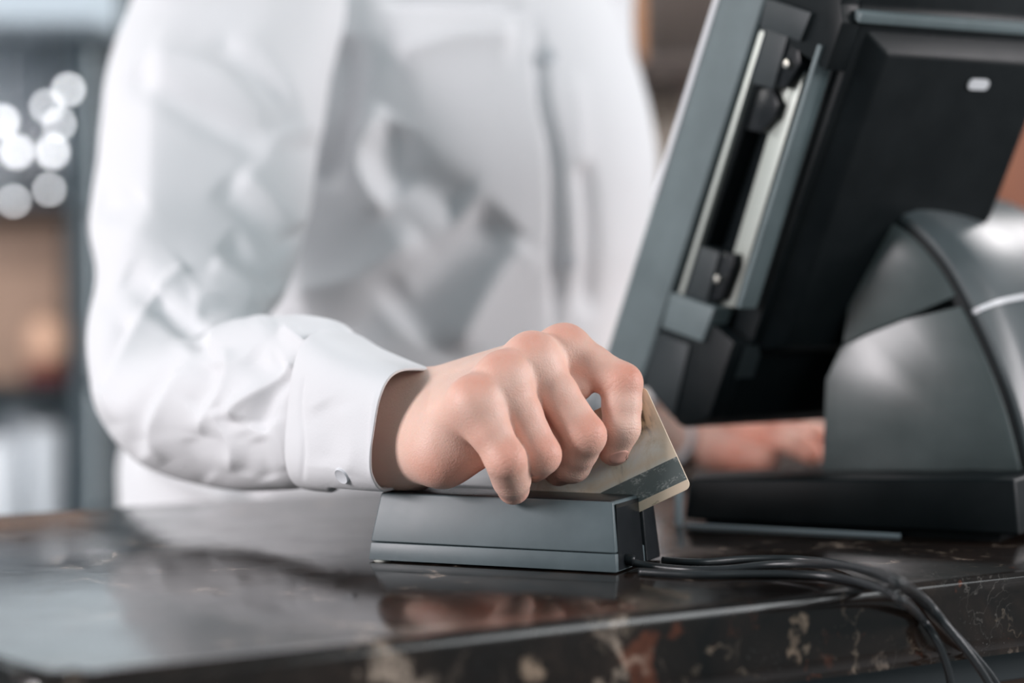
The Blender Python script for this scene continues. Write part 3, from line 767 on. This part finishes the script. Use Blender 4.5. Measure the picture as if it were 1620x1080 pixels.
def lhand_fn(X, Y, Z):
    a, b = lw_ + np.array([0, -.012, 0]), lw_ + np.array([0, .014, 0])
    pal = None
    for i, (pt, rr) in enumerate(lf):
        s0 = a + (b - a) * i / 3
        e = cone(X, Y, Z, s0, pt[0], .0165, rr[0] * mmv); pal = e if pal is None else smin(pal, e, .010)
    pal = smin(pal, chain(X, Y, Z, lth[0], [r * mmv for r in lth[1]], .005), .010)
    e2 = lw_ + (lelb - lw_) * 0.45
    pal = smin(pal, cone(X, Y, Z, lw_, e2, .022, .025), .012)
    out = None
    for pt, rr in lf:
        g = smin(pal, chain(X, Y, Z, pt, [r * mmv for r in rr], .003), .006); out = g if out is None else smin(out, g, .0012)
    return out
LV, LF = nets(lhand_fn, (0.02, 1.50, -0.01), (0.25, 1.80, 0.14), 0.0022)
lsp = [(pt[1], .022, 1.0) for pt, rr in lf] + [(pt[0], .028, .9) for pt, rr in lf] + [(pt[3], .016, 1.0) for pt, rr in lf] + [(lth[0][2], .04, .9)]

# the rest of the body (under the clothes, with neck and head)
TC = P(600, 700, 1.72)
shR = P(330, -70, 1.60); shL = P(900, -70, 1.80)
chest = P(640, 120, 1.71); belly = P(610, 620, 1.71)
neck0 = P(640, -130, 1.72); neck1 = P(655, -330, 1.70)
headc = P(665, -470, 1.67)
Ts = np.array([math.cos(R(35)), math.sin(R(35)), 0]); Tf = np.array([Ts[1], -Ts[0], 0])
def body_fn(X, Y, Z):
    b = cone(X, Y, Z, belly - Ts * .05, belly + Ts * .05, .075, .075)
    for a in (-.06, .06): b = smin(b, cone(X, Y, Z, belly + Ts * a * .7, chest + Ts * a, .070, .070), .03)
    b = smin(b, cone(X, Y, Z, shR + np.array([.03, 0, 0]), shL - np.array([.03, 0, 0]), .035, .035), .03)
    b = smin(b, cone(X, Y, Z, neck0, neck1, .058, .052), .03)
    b = smin(b, chain(X, Y, Z, [shR, elb + np.array([.01, .02, 0]), wr + (elb - wr) * .35], [.038, .032, .024], .02), .02)
    b = smin(b, chain(X, Y, Z, [shL, lelb, lw_ + (lelb - lw_) * .35], [.034, .028, .022], .02), .02)
    hd = cone(X, Y, Z, headc + np.array([0, 0, .02]) - Tf * .02, headc + np.array([0, 0, .03]) + Tf * .01, .082, .078)
    hd = smin(hd, cone(X, Y, Z, headc + Tf * .035 + np.array([0, 0, -.06]), headc + Tf * .04 + np.array([0, 0, -.065]), .042, .040), .05)
    nose = headc + Tf * .092
    hd = smin(hd, cone(X, Y, Z, nose + np.array([0, 0, .022]), nose + Tf * .016 + np.array([0, 0, -.012]), .006, .012), .012)
    for sgn in (-1, 1):
        hd = smin(hd, cone(X, Y, Z, headc + Ts * sgn * .079 + np.array([0, 0, .015]), headc + Ts * sgn * .084 + np.array([0, 0, -.015]), .014, .009), .006)
        e = headc + Ts * sgn * .032 + Tf * .088 + np.array([0, 0, .018])
        hd = -smin(-hd, cone(X, Y, Z, e, e + Ts * .006 * sgn, .012, .011), .01) if False else hd
    mo = headc + Tf * .083 + np.array([0, 0, -.042])
    hd = smin(hd, cone(X, Y, Z, mo - Ts * .02, mo + Ts * .02, .007, .007), .006)
    b = smin(b, hd, .02)
    return b
BV, BF = nets(body_fn, (-0.36, 1.20, -0.06), (0.30, 1.98, 0.68), 0.009)
Vall = np.concatenate([HV, LV, BV]); Fall = np.concatenate([HF, LF + len(HV), BF + len(HV) + len(LV)])
ppos = np.array([TC[0], TC[1], -1.10])
person = mesh('person', Vall - ppos, Fall, M['skin'])
person.location = tuple(ppos)
tag(person, 'person in a white button-up shirt behind the counter swiping a card with one hand', 'person')
ra = person.data.attributes.new('red', 'FLOAT', 'POINT')
redv = np.concatenate([redness(HV, spots), redness(LV, lsp), np.full(len(BV), 0.1)]).astype(np.float32)
ra.data.foreach_set('value', redv)

joints = []
for nm, (pt, rr) in fingers.items():
    for q_, w_ in ((1, .0065), (2, .0042)):
        ax_ = pt[min(q_ + 1, 3)] - pt[q_ - 1]; joints.append((pt[q_], ax_ / np.linalg.norm(ax_), w_))
jw = wr * .5 + wu * .5; axw = (jw - elb) / np.linalg.norm(jw - elb)
ws = np.zeros(len(Vall)); wm = np.zeros(len(Vall)); near = np.full(len(HV), 1e9)
for p_, a_, w_ in joints:
    dv = HV - p_; sd = dv @ a_; rd_ = np.linalg.norm(dv, axis=1)
    k_ = rd_ < near; near[k_] = rd_[k_]
    ws[:len(HV)][k_] = sd[k_] * 1000
    wm[:len(HV)][k_] = (np.exp(-(sd / w_) ** 2) * np.clip((.0150 - rd_) / .003, 0, 1))[k_]
for nm_, val in (('ws', ws), ('wm', wm)):
    a__ = person.data.attributes.new(nm_, 'FLOAT', 'POINT'); a__.data.foreach_set('value', val.astype(np.float32))

# nails
bvh_h = BVHTree.FromPolygons([tuple(v) for v in HV], [tuple(int(i) for i in f) for f in HF])
def ray_hit(px, py):
    r = ray(px, py); r = r / np.linalg.norm(r)
    h = bvh_h.ray_cast(Vector((0, 0, CAMZ)), Vector(r)); return h
def nail(name, cx_, cy_, ax_, ay_, rotd, up=0.0004):
    nu, nr = 24, 7; V = []; Fc = []
    for j in range(nr + 1):
        for i in range(nu):
            a = 2 * math.pi * i / nu; rr_ = j / nr
            ca, sa = math.cos(a), math.sin(a)
            ex = abs(ca) ** 0.7 * (1 if ca >= 0 else -1) * ax_ * rr_; ey = abs(sa) ** 0.7 * (1 if sa >= 0 else -1) * ay_ * rr_
            x = cx_ + ex * math.cos(R(rotd)) - ey * math.sin(R(rotd)); y = cy_ + ex * math.sin(R(rotd)) + ey * math.cos(R(rotd))
            h = ray_hit(x, y)
            if h[0] is None or h[0].y > 1.2: V.append(V[-1] if V else (0, 0, 0)); continue
            k_ = up * (1 if j < nr else -0.6)
            V.append(tuple(h[0] + h[1] * k_ if h[1].y < 0 else h[0] - h[1] * k_))
    for j in range(nr):
        for i in range(nu): Fc.append((j * nu + i, j * nu + (i + 1) % nu, (j + 1) * nu + (i + 1) % nu, (j + 1) * nu + i))
    return mesh(name, np.array(V) - ppos, Fc, M['nail'], person)
nail('fingernail', 980, 723, 18, 10, -14)

# ---------------------------------------------------------------- clothes: lofts with folds
def loft(stations, nu, nv, expo=2.0, close_ends=False):
    rows = []
    for (ax_, ay_), (bx_, by_), d, yaw_, b_ in stations:
        A = P(ax_, ay_, d); B_ = P(bx_, by_, d)
        C_ = (A + B_) / 2; U = (B_ - A) / 2
        V0 = np.array([-math.sin(R(yaw_)), -math.cos(R(yaw_)), 0]) if yaw_ != 'torso' else np.array([0, -1.0, 0])
        un = U / np.linalg.norm(U); V0 = V0 - un * np.dot(V0, un); V0 /= np.linalg.norm(V0)
        if yaw_ == 'torso':
            hw_ = np.linalg.norm(U); U = Ts * hw_ * 1.06; V0 = Tf
        rows.append(np.concatenate([C_, U, V0 * b_]))
    G = catmull(rows, nu)
    th = np.linspace(0, 2 * math.pi, nv, endpoint=False)
    ct_, st_ = np.cos(th), np.sin(th)
    ct_ = np.sign(ct_) * np.abs(ct_) ** (2 / expo); st_ = np.sign(st_) * np.abs(st_) ** (2 / expo)
    V = G[:, None, 0:3] + ct_[None, :, None] * G[:, None, 3:6] + st_[None, :, None] * G[:, None, 6:9]
    return V
def grid_normals(V):
    du = np.gradient(V, axis=0); dv = np.roll(V, -1, 1) - np.roll(V, 1, 1)
    n = np.cross(du, dv); n /= (np.linalg.norm(n, axis=2, keepdims=True) + 1e-12)
    c_ = V.mean(axis=1, keepdims=True)
    if np.sum((V - c_) * n) < 0: n = -n
    return n
def fold(V, strokes, lim=1.0):
    """strokes: (pixel polyline, width px, height mm) -> ridges (+) and valleys (-) on the side facing the camera"""
    n = grid_normals(V); sh = V.shape; Vf = V.reshape(-1, 3); nf = n.reshape(-1, 3)
    px = proj(Vf); view = Vf - np.array([0, 0, CAMZ]); view /= np.linalg.norm(view, axis=1)[:, None]
    face = np.clip((-np.sum(view * nf, 1) + 0.25) / 0.45, 0, 1)
    disp = np.zeros(len(Vf))
    for line, wd, ht in strokes:
        L_ = catmull(line, max(8, len(line) * 5)); best = np.full(len(Vf), 1e9); tt = np.zeros(len(Vf))
        for i in range(len(L_) - 1):
            a, b_ = L_[i], L_[i + 1]; ab = b_ - a
            t_ = np.clip(((px - a) @ ab) / (ab @ ab + 1e-9), 0, 1)
            dd = np.linalg.norm(px - a - t_[:, None] * ab, axis=1)
            m_ = dd < best; best[m_] = dd[m_]; tt[m_] = (i + t_[m_]) / (len(L_) - 1)
        taper_ = np.clip(np.minimum(tt, 1 - tt) * 4.5 + 0.03, 0, 1); taper_ = taper_ * taper_ * (3 - 2 * taper_)
        x_ = best / wd
        if ht > 0: disp += ht * 0.001 * taper_ * np.exp(-(np.sqrt(x_ ** 2 + 0.05) - 0.2236) * 0.9)
        else: disp += ht * 0.001 * taper_ * np.exp(-0.6 * x_ ** 2)
    disp = np.where(disp < 0, -0.0065 * lim * np.tanh(-disp / (0.0065 * lim)), disp)
    out = Vf + nf * (disp * face)[:, None]
    return out.reshape(sh)
def wob(V, amp, f, seed):
    rs = np.random.RandomState(seed); n = grid_normals(V); s_ = np.zeros(V.shape[:2])
    for k_ in range(9):
        d = rs.normal(size=3); d /= np.linalg.norm(d); ff = f * (0.6 + rs.rand() * 1.6)
        s_ += np.sin((V @ d) * ff * 2 * math.pi + rs.rand() * 6.28) / 9 * (1.2 / (0.6 + ff / f))
    return V + n * (s_ * amp)[..., None]
def grid_mesh(V, closed=True):
    nu, nv = V.shape[:2]; Fc = []
    i = np.arange(nu - 1)[:, None]; j = np.arange(nv if closed else nv - 1)[None, :]
    j2 = (j + 1) % nv
    q = np.stack([(i * nv + j), (i * nv + j2), ((i + 1) * nv + j2), ((i + 1) * nv + j)], -1).reshape(-1, 4)
    return V.reshape(-1, 3), q

# right sleeve: (outer/lower pixel), (inner/upper pixel), depth, yaw of the bulge, half thickness
SLEEVE = [
 ((285, -150), (575, -60), 1.62, 0, .060),
 ((240, -70), (555, 10), 1.60, 0, .062),
 ((208, 5), (535, 75), 1.575, 0, .062),
 ((178, 110), (515, 160), 1.55, 0, .062),
 ((168, 200), (503, 235), 1.53, 0, .060),
 ((157, 290), (492, 310), 1.505, 0, .058),
 ((148, 355), (478, 375), 1.485, 5, .057),
 ((158, 430), (460, 440), 1.460, 10, .057),
 ((141, 505), (436, 488), 1.435, 15, .057),
 ((142, 580), (400, 512), 1.415, 20, .056),
 ((160, 655), (368, 524), 1.395, 25, .055),
 ((200, 712), (358, 530), 1.375, 30, .053),
 ((252, 748), (372, 524), 1.350, 35, .050),
 ((312, 766), (402, 512), 1.325, 38, .047),
 ((368, 774), (440, 503), 1.300, 38, .044),
 ((420, 776), (482, 501), 1.275, 36, .040),
 ((462, 775), (532, 508), 1.250, 33, .036),
 ((484, 768), (556, 530), 1.238, 30, .031),
]
SV = loft(SLEEVE, 420, 300)
SV = wob(SV, .0022, 16, 3)
SF = [
 ([(243, 474), (283, 506), (332, 549)], 13, -7),
 ([(205, 440), (243, 474)], 18.0, -3.68),
 ([(328, 556), (361, 530), (393, 515), (438, 503)], 20.3, 3.80),
 ([(446, 514), (491, 555), (495, 573)], 11, 5.5),
 ([(361, 551), (365, 584), (353, 624), (328, 661), (320, 690)], 13, 4.5),
 ([(340, 575), (330, 615), (305, 650)], 15, -2.5),
 ([(483, 567), (442, 600), (410, 624), (381, 645), (373, 668)], 11, 6.5),
 ([(467, 588), (434, 618), (416, 657), (406, 681)], 11, -5),
 ([(395, 560), (425, 585), (455, 570)], 18, -3),
 ([(344, 645), (353, 673), (369, 706), (365, 750)], 12, 3),
 ([(385, 680), (392, 720), (385, 755)], 12, -1.2),
 ([(320, 559), (279, 608), (251, 657), (243, 690), (263, 735)], 14, 4.5),
 ([(291, 551), (250, 608), (222, 649), (214, 690), (232, 722)], 13, -5.5),
 ([(243, 486), (222, 518), (194, 575), (177, 624), (185, 672)], 13, 5.5),
 ([(205, 500), (178, 560), (160, 620)], 12, -4.5),
 ([(296, 429), (251, 470)], 11, 3.5),
 ([(406, 690), (418, 730), (426, 762)], 12, -1.5),
 ([(430, 660), (445, 700), (455, 745)], 14.5, 1.19),
 ([(300, 690), (310, 730), (335, 760)], 12, -1.2),
 ([(262, 20), (257, 144), (251, 238), (244, 339), (226, 390), (165, 480)], 55, 13),
 ([(210, 116), (303, 180), (433, 240)], 20, -6.5),
 ([(238, 90), (347, 126), (462, 206)], 30, 6),
 ([(361, 55), (448, 137), (484, 238)], 24, 6.5),
 ([(330, 60), (410, 130), (452, 215)], 20, -5.5),
 ([(375, 274), (433, 325), (472, 368)], 20, 6),
 ([(345, 290), (410, 350), (455, 400)], 20, -4.5),
 ([(347, 383), (400, 420), (440, 462)], 16, -5),
 ([(330, 420), (385, 445), (430, 480)], 18, 3.2),
 ([(300, 480), (350, 470), (410, 485)], 14, 3),
 ([(310, 500), (360, 492), (405, 500)], 10.5, -2.52),
 ([(163, 325), (200, 335), (235, 320)], 18.0, -3.15),
]
SV = fold(SV, SF)
# torso
TORSO = [
 ((215, 1350), (1000, 1350), 1.72, 'torso', .125), ((205, 1000), (990, 1000), 1.72, 'torso', .130), ((200, 800), (985, 800), 1.72, 'torso', .132),
 ((205, 700), (980, 700), 1.72, 'torso', .132), ((250, 590), (975, 590), 1.72, 'torso', .130), ((310, 480), (994, 480), 1.72, 'torso', .130),
 ((350, 380), (1020, 380), 1.72, 'torso', .132), ((365, 270), (1032, 270), 1.72, 'torso', .134), ((360, 170), (1022, 170), 1.72, 'torso', .132),
 ((350, 80), (998, 80), 1.72, 'torso', .126), ((350, 0), (966, 0), 1.72, 'torso', .118), ((370, -80), (920, -80), 1.72, 'torso', .105), ((430, -150), (850, -150), 1.72, 'torso', .085),
 ((535, -205), (750, -205), 1.715, 'torso', .064), ((570, -250), (725, -250), 1.71, 'torso', .055)]
TV = loft(TORSO, 300, 360, 2.2)
TV = wob(TV, .004, 6, 8)
TF = [
 ([(608, 165), (570, 233), (580, 290), (615, 340)], 16, 16.2),
 ([(640, 200), (612, 260), (640, 310)], 22, -10.8),
 ([(550, 50), (535, 135), (520, 218), (499, 300)], 24, -18.0),
 ([(815, 350), (720, 430), (629, 518)], 34, -19.8),
 ([(830, 375), (770, 450), (705, 560)], 22, 12.6),
 ([(613, 249), (691, 300), (740, 330)], 26, -10.8),
 ([(458, 467), (561, 440), (665, 365)], 24, 10.8),
 ([(440, 560), (560, 520), (650, 450)], 26, -10.8),
 ([(847, 10), (862, 155), (880, 249), (883, 363), (878, 560)], 7, -9.8),
 ([(919, 249), (932, 363), (930, 510)], 12, -9.0),
 ([(900, 100), (915, 260), (905, 480)], 14, 4.6),
 ([(600, 3), (720, 8), (838, 14)], 8, -9.0),
 ([(620, 90), (720, 60), (820, 60)], 30, 9.0),
 ([(230, 720), (300, 760), (380, 800)], 12, 9.0),
 ([(260, 700), (340, 745), (430, 800)], 10, -9.0),
]
TV = fold(TV, TF, 3.5)
# left sleeve
LS = [
 ((760, -120), (1010, -60), 1.82, 0, .07), ((800, 20), (1000, 20), 1.83, 0, .062), ((840, 200), (1012, 200), 1.84, 0, .058),
 ((850, 380), (1020, 380), 1.85, 0, .056), ((850, 520), (1025, 480), 1.84, -10, .056), ((855, 625), (1015, 530), 1.80, -30, .050),
 ((890, 672), (1010, 575), 1.76, -50, .045), ((915, 700), (985, 595), 1.725, -58, .040), ((942, 714), (986, 606), 1.702, -60, .036)]
LSV = wob(loft(LS, 120, 120), .004, 9, 4)
parts = [grid_mesh(SV), grid_mesh(TV), grid_mesh(LSV)]
VV, FF, o0 = [], [], 0
for v_, f_ in parts: VV.append(v_); FF.append(f_ + o0); o0 += len(v_)
shirt = mesh('shirt', np.concatenate(VV) - ppos, np.concatenate(FF), M['shirt'], person)
def solid(o, th):
    md = o.modifiers.new('thickness', 'SOLIDIFY'); md.thickness = th; md.offset = 0; return o
# cuff
CUFF = [
 ((506, 770), (530, 524), 1.238, 28, .0365),
 ((514, 773), (540, 528), 1.232, 28, .0385),
 ((552, 776), (572, 548), 1.214, 27, .0382),
 ((596, 777), (619, 568), 1.197, 26, .0372),
 ((637, 777), (661, 584), 1.182, 26, .0365)]
CV = loft(CUFF, 90, 240, 3.3)
CV = fold(CV, [([(484, 590), (478, 640), (482, 700), (480, 765)], 3, -1.0), ([(596, 615), (589, 680), (588, 765)], 3, 0.6), ([(500, 640), (520, 680), (515, 740)], 20, -1.6), ([(540, 640), (560, 700), (550, 750)], 16, 1.0)])
over = CV[..., 0] > FL[0] - .02
CV[..., 2] = np.where(over, np.maximum(CV[..., 2], HR + .0018), CV[..., 2])      # the cuff rests on the reader
v_, f_ = grid_mesh(CV)
cuff = solid(mesh('cuff', v_ - ppos, f_, M['shirt'], shirt), .0014)
LC = loft([((958, 720), (985, 608), 1.690, -58, .036), ((1000, 730), (1022, 622), 1.652, -48, .035), ((1034, 736), (1054, 634), 1.618, -38, .034)], 20, 80)
v_, f_ = grid_mesh(LC); solid(mesh('cuff', v_ - ppos, f_, M['shirt'], shirt), .0014)
# buttons: found on the cloth surface
bvh_c = BVHTree.FromPolygons([tuple(v) for v in CV.reshape(-1, 3)], [tuple(int(i) for i in f) for f in grid_mesh(CV)[1]])
bvh_t = BVHTree.FromPolygons([tuple(v) for v in TV.reshape(-1, 3)], [tuple(int(i) for i in f) for f in grid_mesh(TV)[1]])
def put_button(bv, px, py, rad, off):
    r = ray(px, py); r = r / np.linalg.norm(r); h = bv.ray_cast(Vector((0, 0, CAMZ)), Vector(r))
    if h[0] is None: return
    n = h[1] if h[1].dot(Vector(r)) < 0 else -h[1]
    V, Fc = lathe([(0.0001, 0), (rad, 0), (rad * 1.02, .0008), (rad * .92, .0017), (rad * .7, .0013), (0.0001, .0013)], 28)
    o = mesh('button', V, Fc, M['button'], shirt, sharp=40)
    o.matrix_parent_inverse = Matrix.Identity(4)
    o.location = Vector(h[0]) + n * off - Vector(ppos); o.rotation_euler = n.to_track_quat('Z', 'Y').to_euler()
put_button(bvh_c, 543, 751, .0043, .0001)
for px, py in ((868, 90), (898, 412), (900, 560)): put_button(bvh_t, px, py, .0056, .0005)

# trousers, shoes, hair
hipc = np.array([TC[0], TC[1] + .01, -0.10])
def tr_fn(X, Y, Z):
    b = cone(X, Y, Z, hipc - Ts * .06, hipc + Ts * .06, .105, .105)
    for sg in (-1, 1):
        hp = hipc + Ts * sg * .085 + np.array([0, 0, -.06]); kn_ = hp + np.array([0, 0, -.42]) + Tf * .02; an = kn_ + np.array([0, 0, -.44]) - Tf * .02
        b = smin(b, chain(X, Y, Z, [hp, kn_, an], [.092, .068, .055], .02), .04)
    return b
trv, trf = nets(tr_fn, (-.36, 1.50, -1.10), (.18, 1.96, 0.06), .012)
mesh('trousers', trv - ppos, trf, M['trousers'], person)
for sg in (-1, 1):
    a_ = hipc + Ts * sg * .085; a_ = np.array([a_[0], a_[1], -1.058])
    sv, sf = nets(lambda X, Y, Z: np.maximum(smin(cone(X, Y, Z, a_ - Tf * .05, a_ + Tf * .15, .040, .034), cone(X, Y, Z, a_ - Tf * .02, a_ - Tf * .02 + np.array([0, 0, .06]), .042, .045), .03), -1.0985 - Z), (a_[0] - .25, a_[1] - .25, -1.11), (a_[0] + .25, a_[1] + .25, -.94), .008)
    mesh('shoe', sv - ppos, sf, M['leather'], person)
def hair_fn(X, Y, Z):
    h = cone(X, Y, Z, headc + np.array([0, 0, .035]) - Tf * .03, headc + np.array([0, 0, .055]) + Tf * .005, .088, .078)
    cut = (X - headc[0]) * Tf[0] + (Y - headc[1]) * Tf[1] - (Z - headc[2]) * 0.9 + .005
    return np.maximum(h, cut)
hv, hf = nets(hair_fn, (headc[0] - .16, headc[1] - .16, headc[2] - .12), (headc[0] + .16, headc[1] + .16, headc[2] + .16), .007)
mesh('hair', hv - ppos, hf, M['hair'], person)
for sg in (-1, 1):
    e = headc + Ts * sg * .031 + Tf * .078 + np.array([0, 0, .016])
    V, Fc = lathe([(0.0001 + .0115 * math.sin(a), -.0115 * math.cos(a)) for a in np.linspace(0, math.pi, 12)], 16)
    o = mesh('eye', V, Fc, M['china'], person); o.location = tuple(e - ppos)

# ---------------------------------------------------------------- background, far behind the counter
def B3(px, py, d): return P(px, py, d)
D = 3.1
def fbox(name, px0, px1, py0, py1, d0, d1, m, parent=None, bev=0.002):
    a = B3(px0, py0, d0); b = B3(px1, py1, d0); bm = bmesh.new()
    if py1 > 1700: b[2] = -1.0995
    o_ = np.array(parent.location) if parent else np.zeros(3)
    box(bm, a[0] - o_[0], b[0] - o_[0], d0 - o_[1], d1 - o_[1], b[2] - o_[2], a[2] - o_[2]); bevel(bm, bev, 1)
    return bm_obj(name, bm, m, parent)
rk = empty('glass_rack', (P(60, 400, D)[0], D, -1.10)); tag(rk, 'tall blue grey back bar rack with glasses, wooden box and white crockery at the left', 'rack')
fbox('top_beam', -260, 152, -45, 34, D - .16, D + .30, M['palegrey'], rk)
o = fbox('post', 112, 148, 34, 1820, D, D + .04, M['postpaint'], rk)
fbox('post', -260, -230, 34, 1820, D, D + .04, M['postpaint'], rk)
fbox('side_panel', 152, 206, -300, 1820, D + .02, D + .32, M['blackpaint'], rk)
fbox('shelf', -230, 112, 322, 336, D, D + .30, M['darkwood'], rk)
fbox('shelf', -230, 112, 612, 632, D, D + .30, M['blackpaint'], rk)
fbox('shelf', -230, 112, 850, 866, D, D + .30, M['bluegrey'], rk)
fbox('back_panel', -230, 150, 34, 322, D + .29, D + .30, M['palegrey'], rk)
fbox('back_panel', -230, 150, 340, 612, D + .29, D + .30, M['redwood'], rk)
fbox('back_panel', -230, 150, 632, 850, D + .29, D + .30, M['bluegrey'], rk)
# glasses standing upside down / hanging from the beam
def wine_glass(name):
    r_ = empty(name)
    V, Fc = lathe([(.0210, 0.0), (.0245, .030), (.0260, .052), (.024, .080), (.016, .100), (.0045, .110), (.0005, .112)], 28)
    bowl = mesh('bowl', V, Fc, M['glass'], r_); solid(bowl, .0012)
    V, Fc = lathe([(.0034, .109), (.0030, .15), (.0034, .188), (.0001, .190)], 16); mesh('stem', V, Fc, M['glass'], r_)
    V, Fc = lathe([(.0001, .186), (.023, .189), (.026, .191), (.026, .1925), (.0001, .193)], 28); mesh('foot', V, Fc, M['glass'], r_)
    return r_
glab = ['front row wine glass nearest the rack post', 'middle wine glass of the front row', 'front row wine glass furthest from the post', 'rear row wine glass nearest the rack post', 'rear row wine glass further from the post']
spots_g = [(76, D + .06), (10, D + .05), (-56, D + .07), (44, D + .17), (-24, D + .18)]
g0 = None
for i, (px, dd) in enumerate(spots_g):
    q = P(px, 34, D)
    if g0 is None: g0 = wine_glass('wine_glass'); g = g0
    else:
        g = g0.copy(); col.objects.link(g)
        for chd in list(g0.children):
            c2 = chd.copy(); col.objects.link(c2); c2.parent = g
    g.location = (q[0] * dd / D, dd, P(10, 34, D - .16)[2] - .1935)
    tag(g, glab[i] + ' hanging upside down under the pale beam', 'wine glass', 'wine glasses hanging from the rack')
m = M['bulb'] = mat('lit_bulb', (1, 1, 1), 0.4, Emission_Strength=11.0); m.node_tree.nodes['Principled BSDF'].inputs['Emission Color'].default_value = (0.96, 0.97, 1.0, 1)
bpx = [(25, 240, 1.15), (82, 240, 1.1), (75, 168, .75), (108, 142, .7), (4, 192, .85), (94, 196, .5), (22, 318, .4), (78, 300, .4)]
for i, (px, py, k_) in enumerate(bpx):  # glowing balls on cords, added to stand for highlights on the glasses
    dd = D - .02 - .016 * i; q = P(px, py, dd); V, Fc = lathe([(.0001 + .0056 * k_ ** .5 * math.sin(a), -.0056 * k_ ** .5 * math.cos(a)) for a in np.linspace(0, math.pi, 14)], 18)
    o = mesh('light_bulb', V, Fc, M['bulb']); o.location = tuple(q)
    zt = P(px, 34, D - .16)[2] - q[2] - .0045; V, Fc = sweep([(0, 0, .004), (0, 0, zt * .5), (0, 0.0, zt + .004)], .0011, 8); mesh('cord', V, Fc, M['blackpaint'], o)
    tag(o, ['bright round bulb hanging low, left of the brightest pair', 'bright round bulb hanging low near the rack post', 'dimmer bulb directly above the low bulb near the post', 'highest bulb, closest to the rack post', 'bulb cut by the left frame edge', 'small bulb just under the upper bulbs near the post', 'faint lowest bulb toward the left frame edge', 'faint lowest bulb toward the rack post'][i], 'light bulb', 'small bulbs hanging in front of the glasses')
q = P(20, 612, D)
fb = fbox('wooden_box', -80, 100, 345, 604, D + .12, D + .26, M['tan']); tag(fb, 'tan wooden box on the middle shelf of the rack', 'box')
zs = float(P(70, 612, D)[2])
o = empty('jar', (P(76, 600, D + .03)[0], D + .05, zs + .0004)); tag(o, 'round jar with a peach front and dark red base on the middle rack shelf', 'jar')
V, Fc = lathe([(.0001, 0), (.026, 0), (.034, .010), (.036, .022), (.0001, .024)], 28); mesh('dish', V, Fc, M['redjar'], o)
V, Fc = lathe([(.0001, .022), (.022, .024), (.032, .042), (.033, .062), (.026, .082), (.012, .09), (.0001, .092)], 28); mesh('body', V, Fc, M['peach'], o)
zc = float(P(70, 850, D)[2])
cups = [(-6, .034, .125, D + .06, 'wide white cup by the left frame edge on the lowest rack shelf'), (76, .028, .14, D + .06, 'tall white cup beside the post on the lowest rack shelf'), (40, .030, .155, D + .17, 'white pitcher behind the two cups on the lowest rack shelf')]
for i, (px, rr_, hh, dd, lb) in enumerate(cups):
    V, Fc = lathe([(.0001, 0), (rr_ * .7, 0), (rr_ * .85, hh * .3), (rr_, hh * .8), (rr_ * .95, hh), (rr_ * .88, hh), (rr_ * .9, hh * .8), (rr_ * .7, .01), (.0001, .01)], 28)
    q = P(px, 800, dd); o = mesh('cup', V, Fc, M['china'], sharp=50); o.location = (q[0], dd, zc + .0004); tag(o, lb, 'cup', 'crockery on the lowest rack shelf')
# right: wooden shelf with bottles seen between the shirt and the terminal
sf_ = empty('back_shelf', (P(1080, 400, 3.2)[0], 3.2, -1.10)); tag(sf_, 'dark wooden back bar shelf between the shirt and the till', 'shelf')
fbox('board', 930, 1330, 96, 118, 3.2, 3.5, M['darkwood'], sf_)
fbox('back_panel', 1022, 1330, -60, 96, 3.48, 3.5, M['darkwood'], sf_)
fbox('board', 930, 1330, 330, 350, 3.2, 3.5, M['darkwood'], sf_)
fbox('upright', 1330, 1360, -60, 1900, 3.2, 3.5, M['darkwood'], sf_)
fbox('upright', 890, 920, -60, 1900, 3.2, 3.5, M['darkwood'], sf_)
fbox('back_panel', 920, 1330, 118, 330, 3.48, 3.5, M['redwood'], sf_)
o = fbox('wooden_crate', 965, 1012, -50, 94, 3.25, 3.42, M['orange']); tag(o, 'orange wooden crate on the upper back shelf beside the shirt', 'crate')
zsb = float(P(1000, 330, 3.2)[2])
blab = ['beige bottle on the back shelf touching the shirt outline', 'grey brown bottle in the middle of the back shelf', 'beige bottle on the back shelf next to the till edge', 'grey brown bottle hidden mostly behind the till']
for i, px in enumerate((996, 1048, 1100, 1152)):
    V, Fc = lathe([(.0001, 0), (.019, 0), (.021, .006), (.021, .100), (.018, .128), (.0115, .14), (.0115, .162), (.013, .163), (.013, .170), (.0001, .170)], 28)
    q = P(px, 330, 3.30); o = mesh('bottle', V, Fc, M['beige'] if i % 2 == 0 else M['greybottle'], sharp=50); o.location = (q[0], 3.30, zsb + .0004); tag(o, blab[i], 'bottle', 'bottles on the back shelf')
o = fbox('wooden_cabinet', 1585, 1760, 150, 1800, 3.0, 3.4, M['redwood']); tag(o, 'reddish brown wooden cabinet at the far right behind the till', 'cabinet')
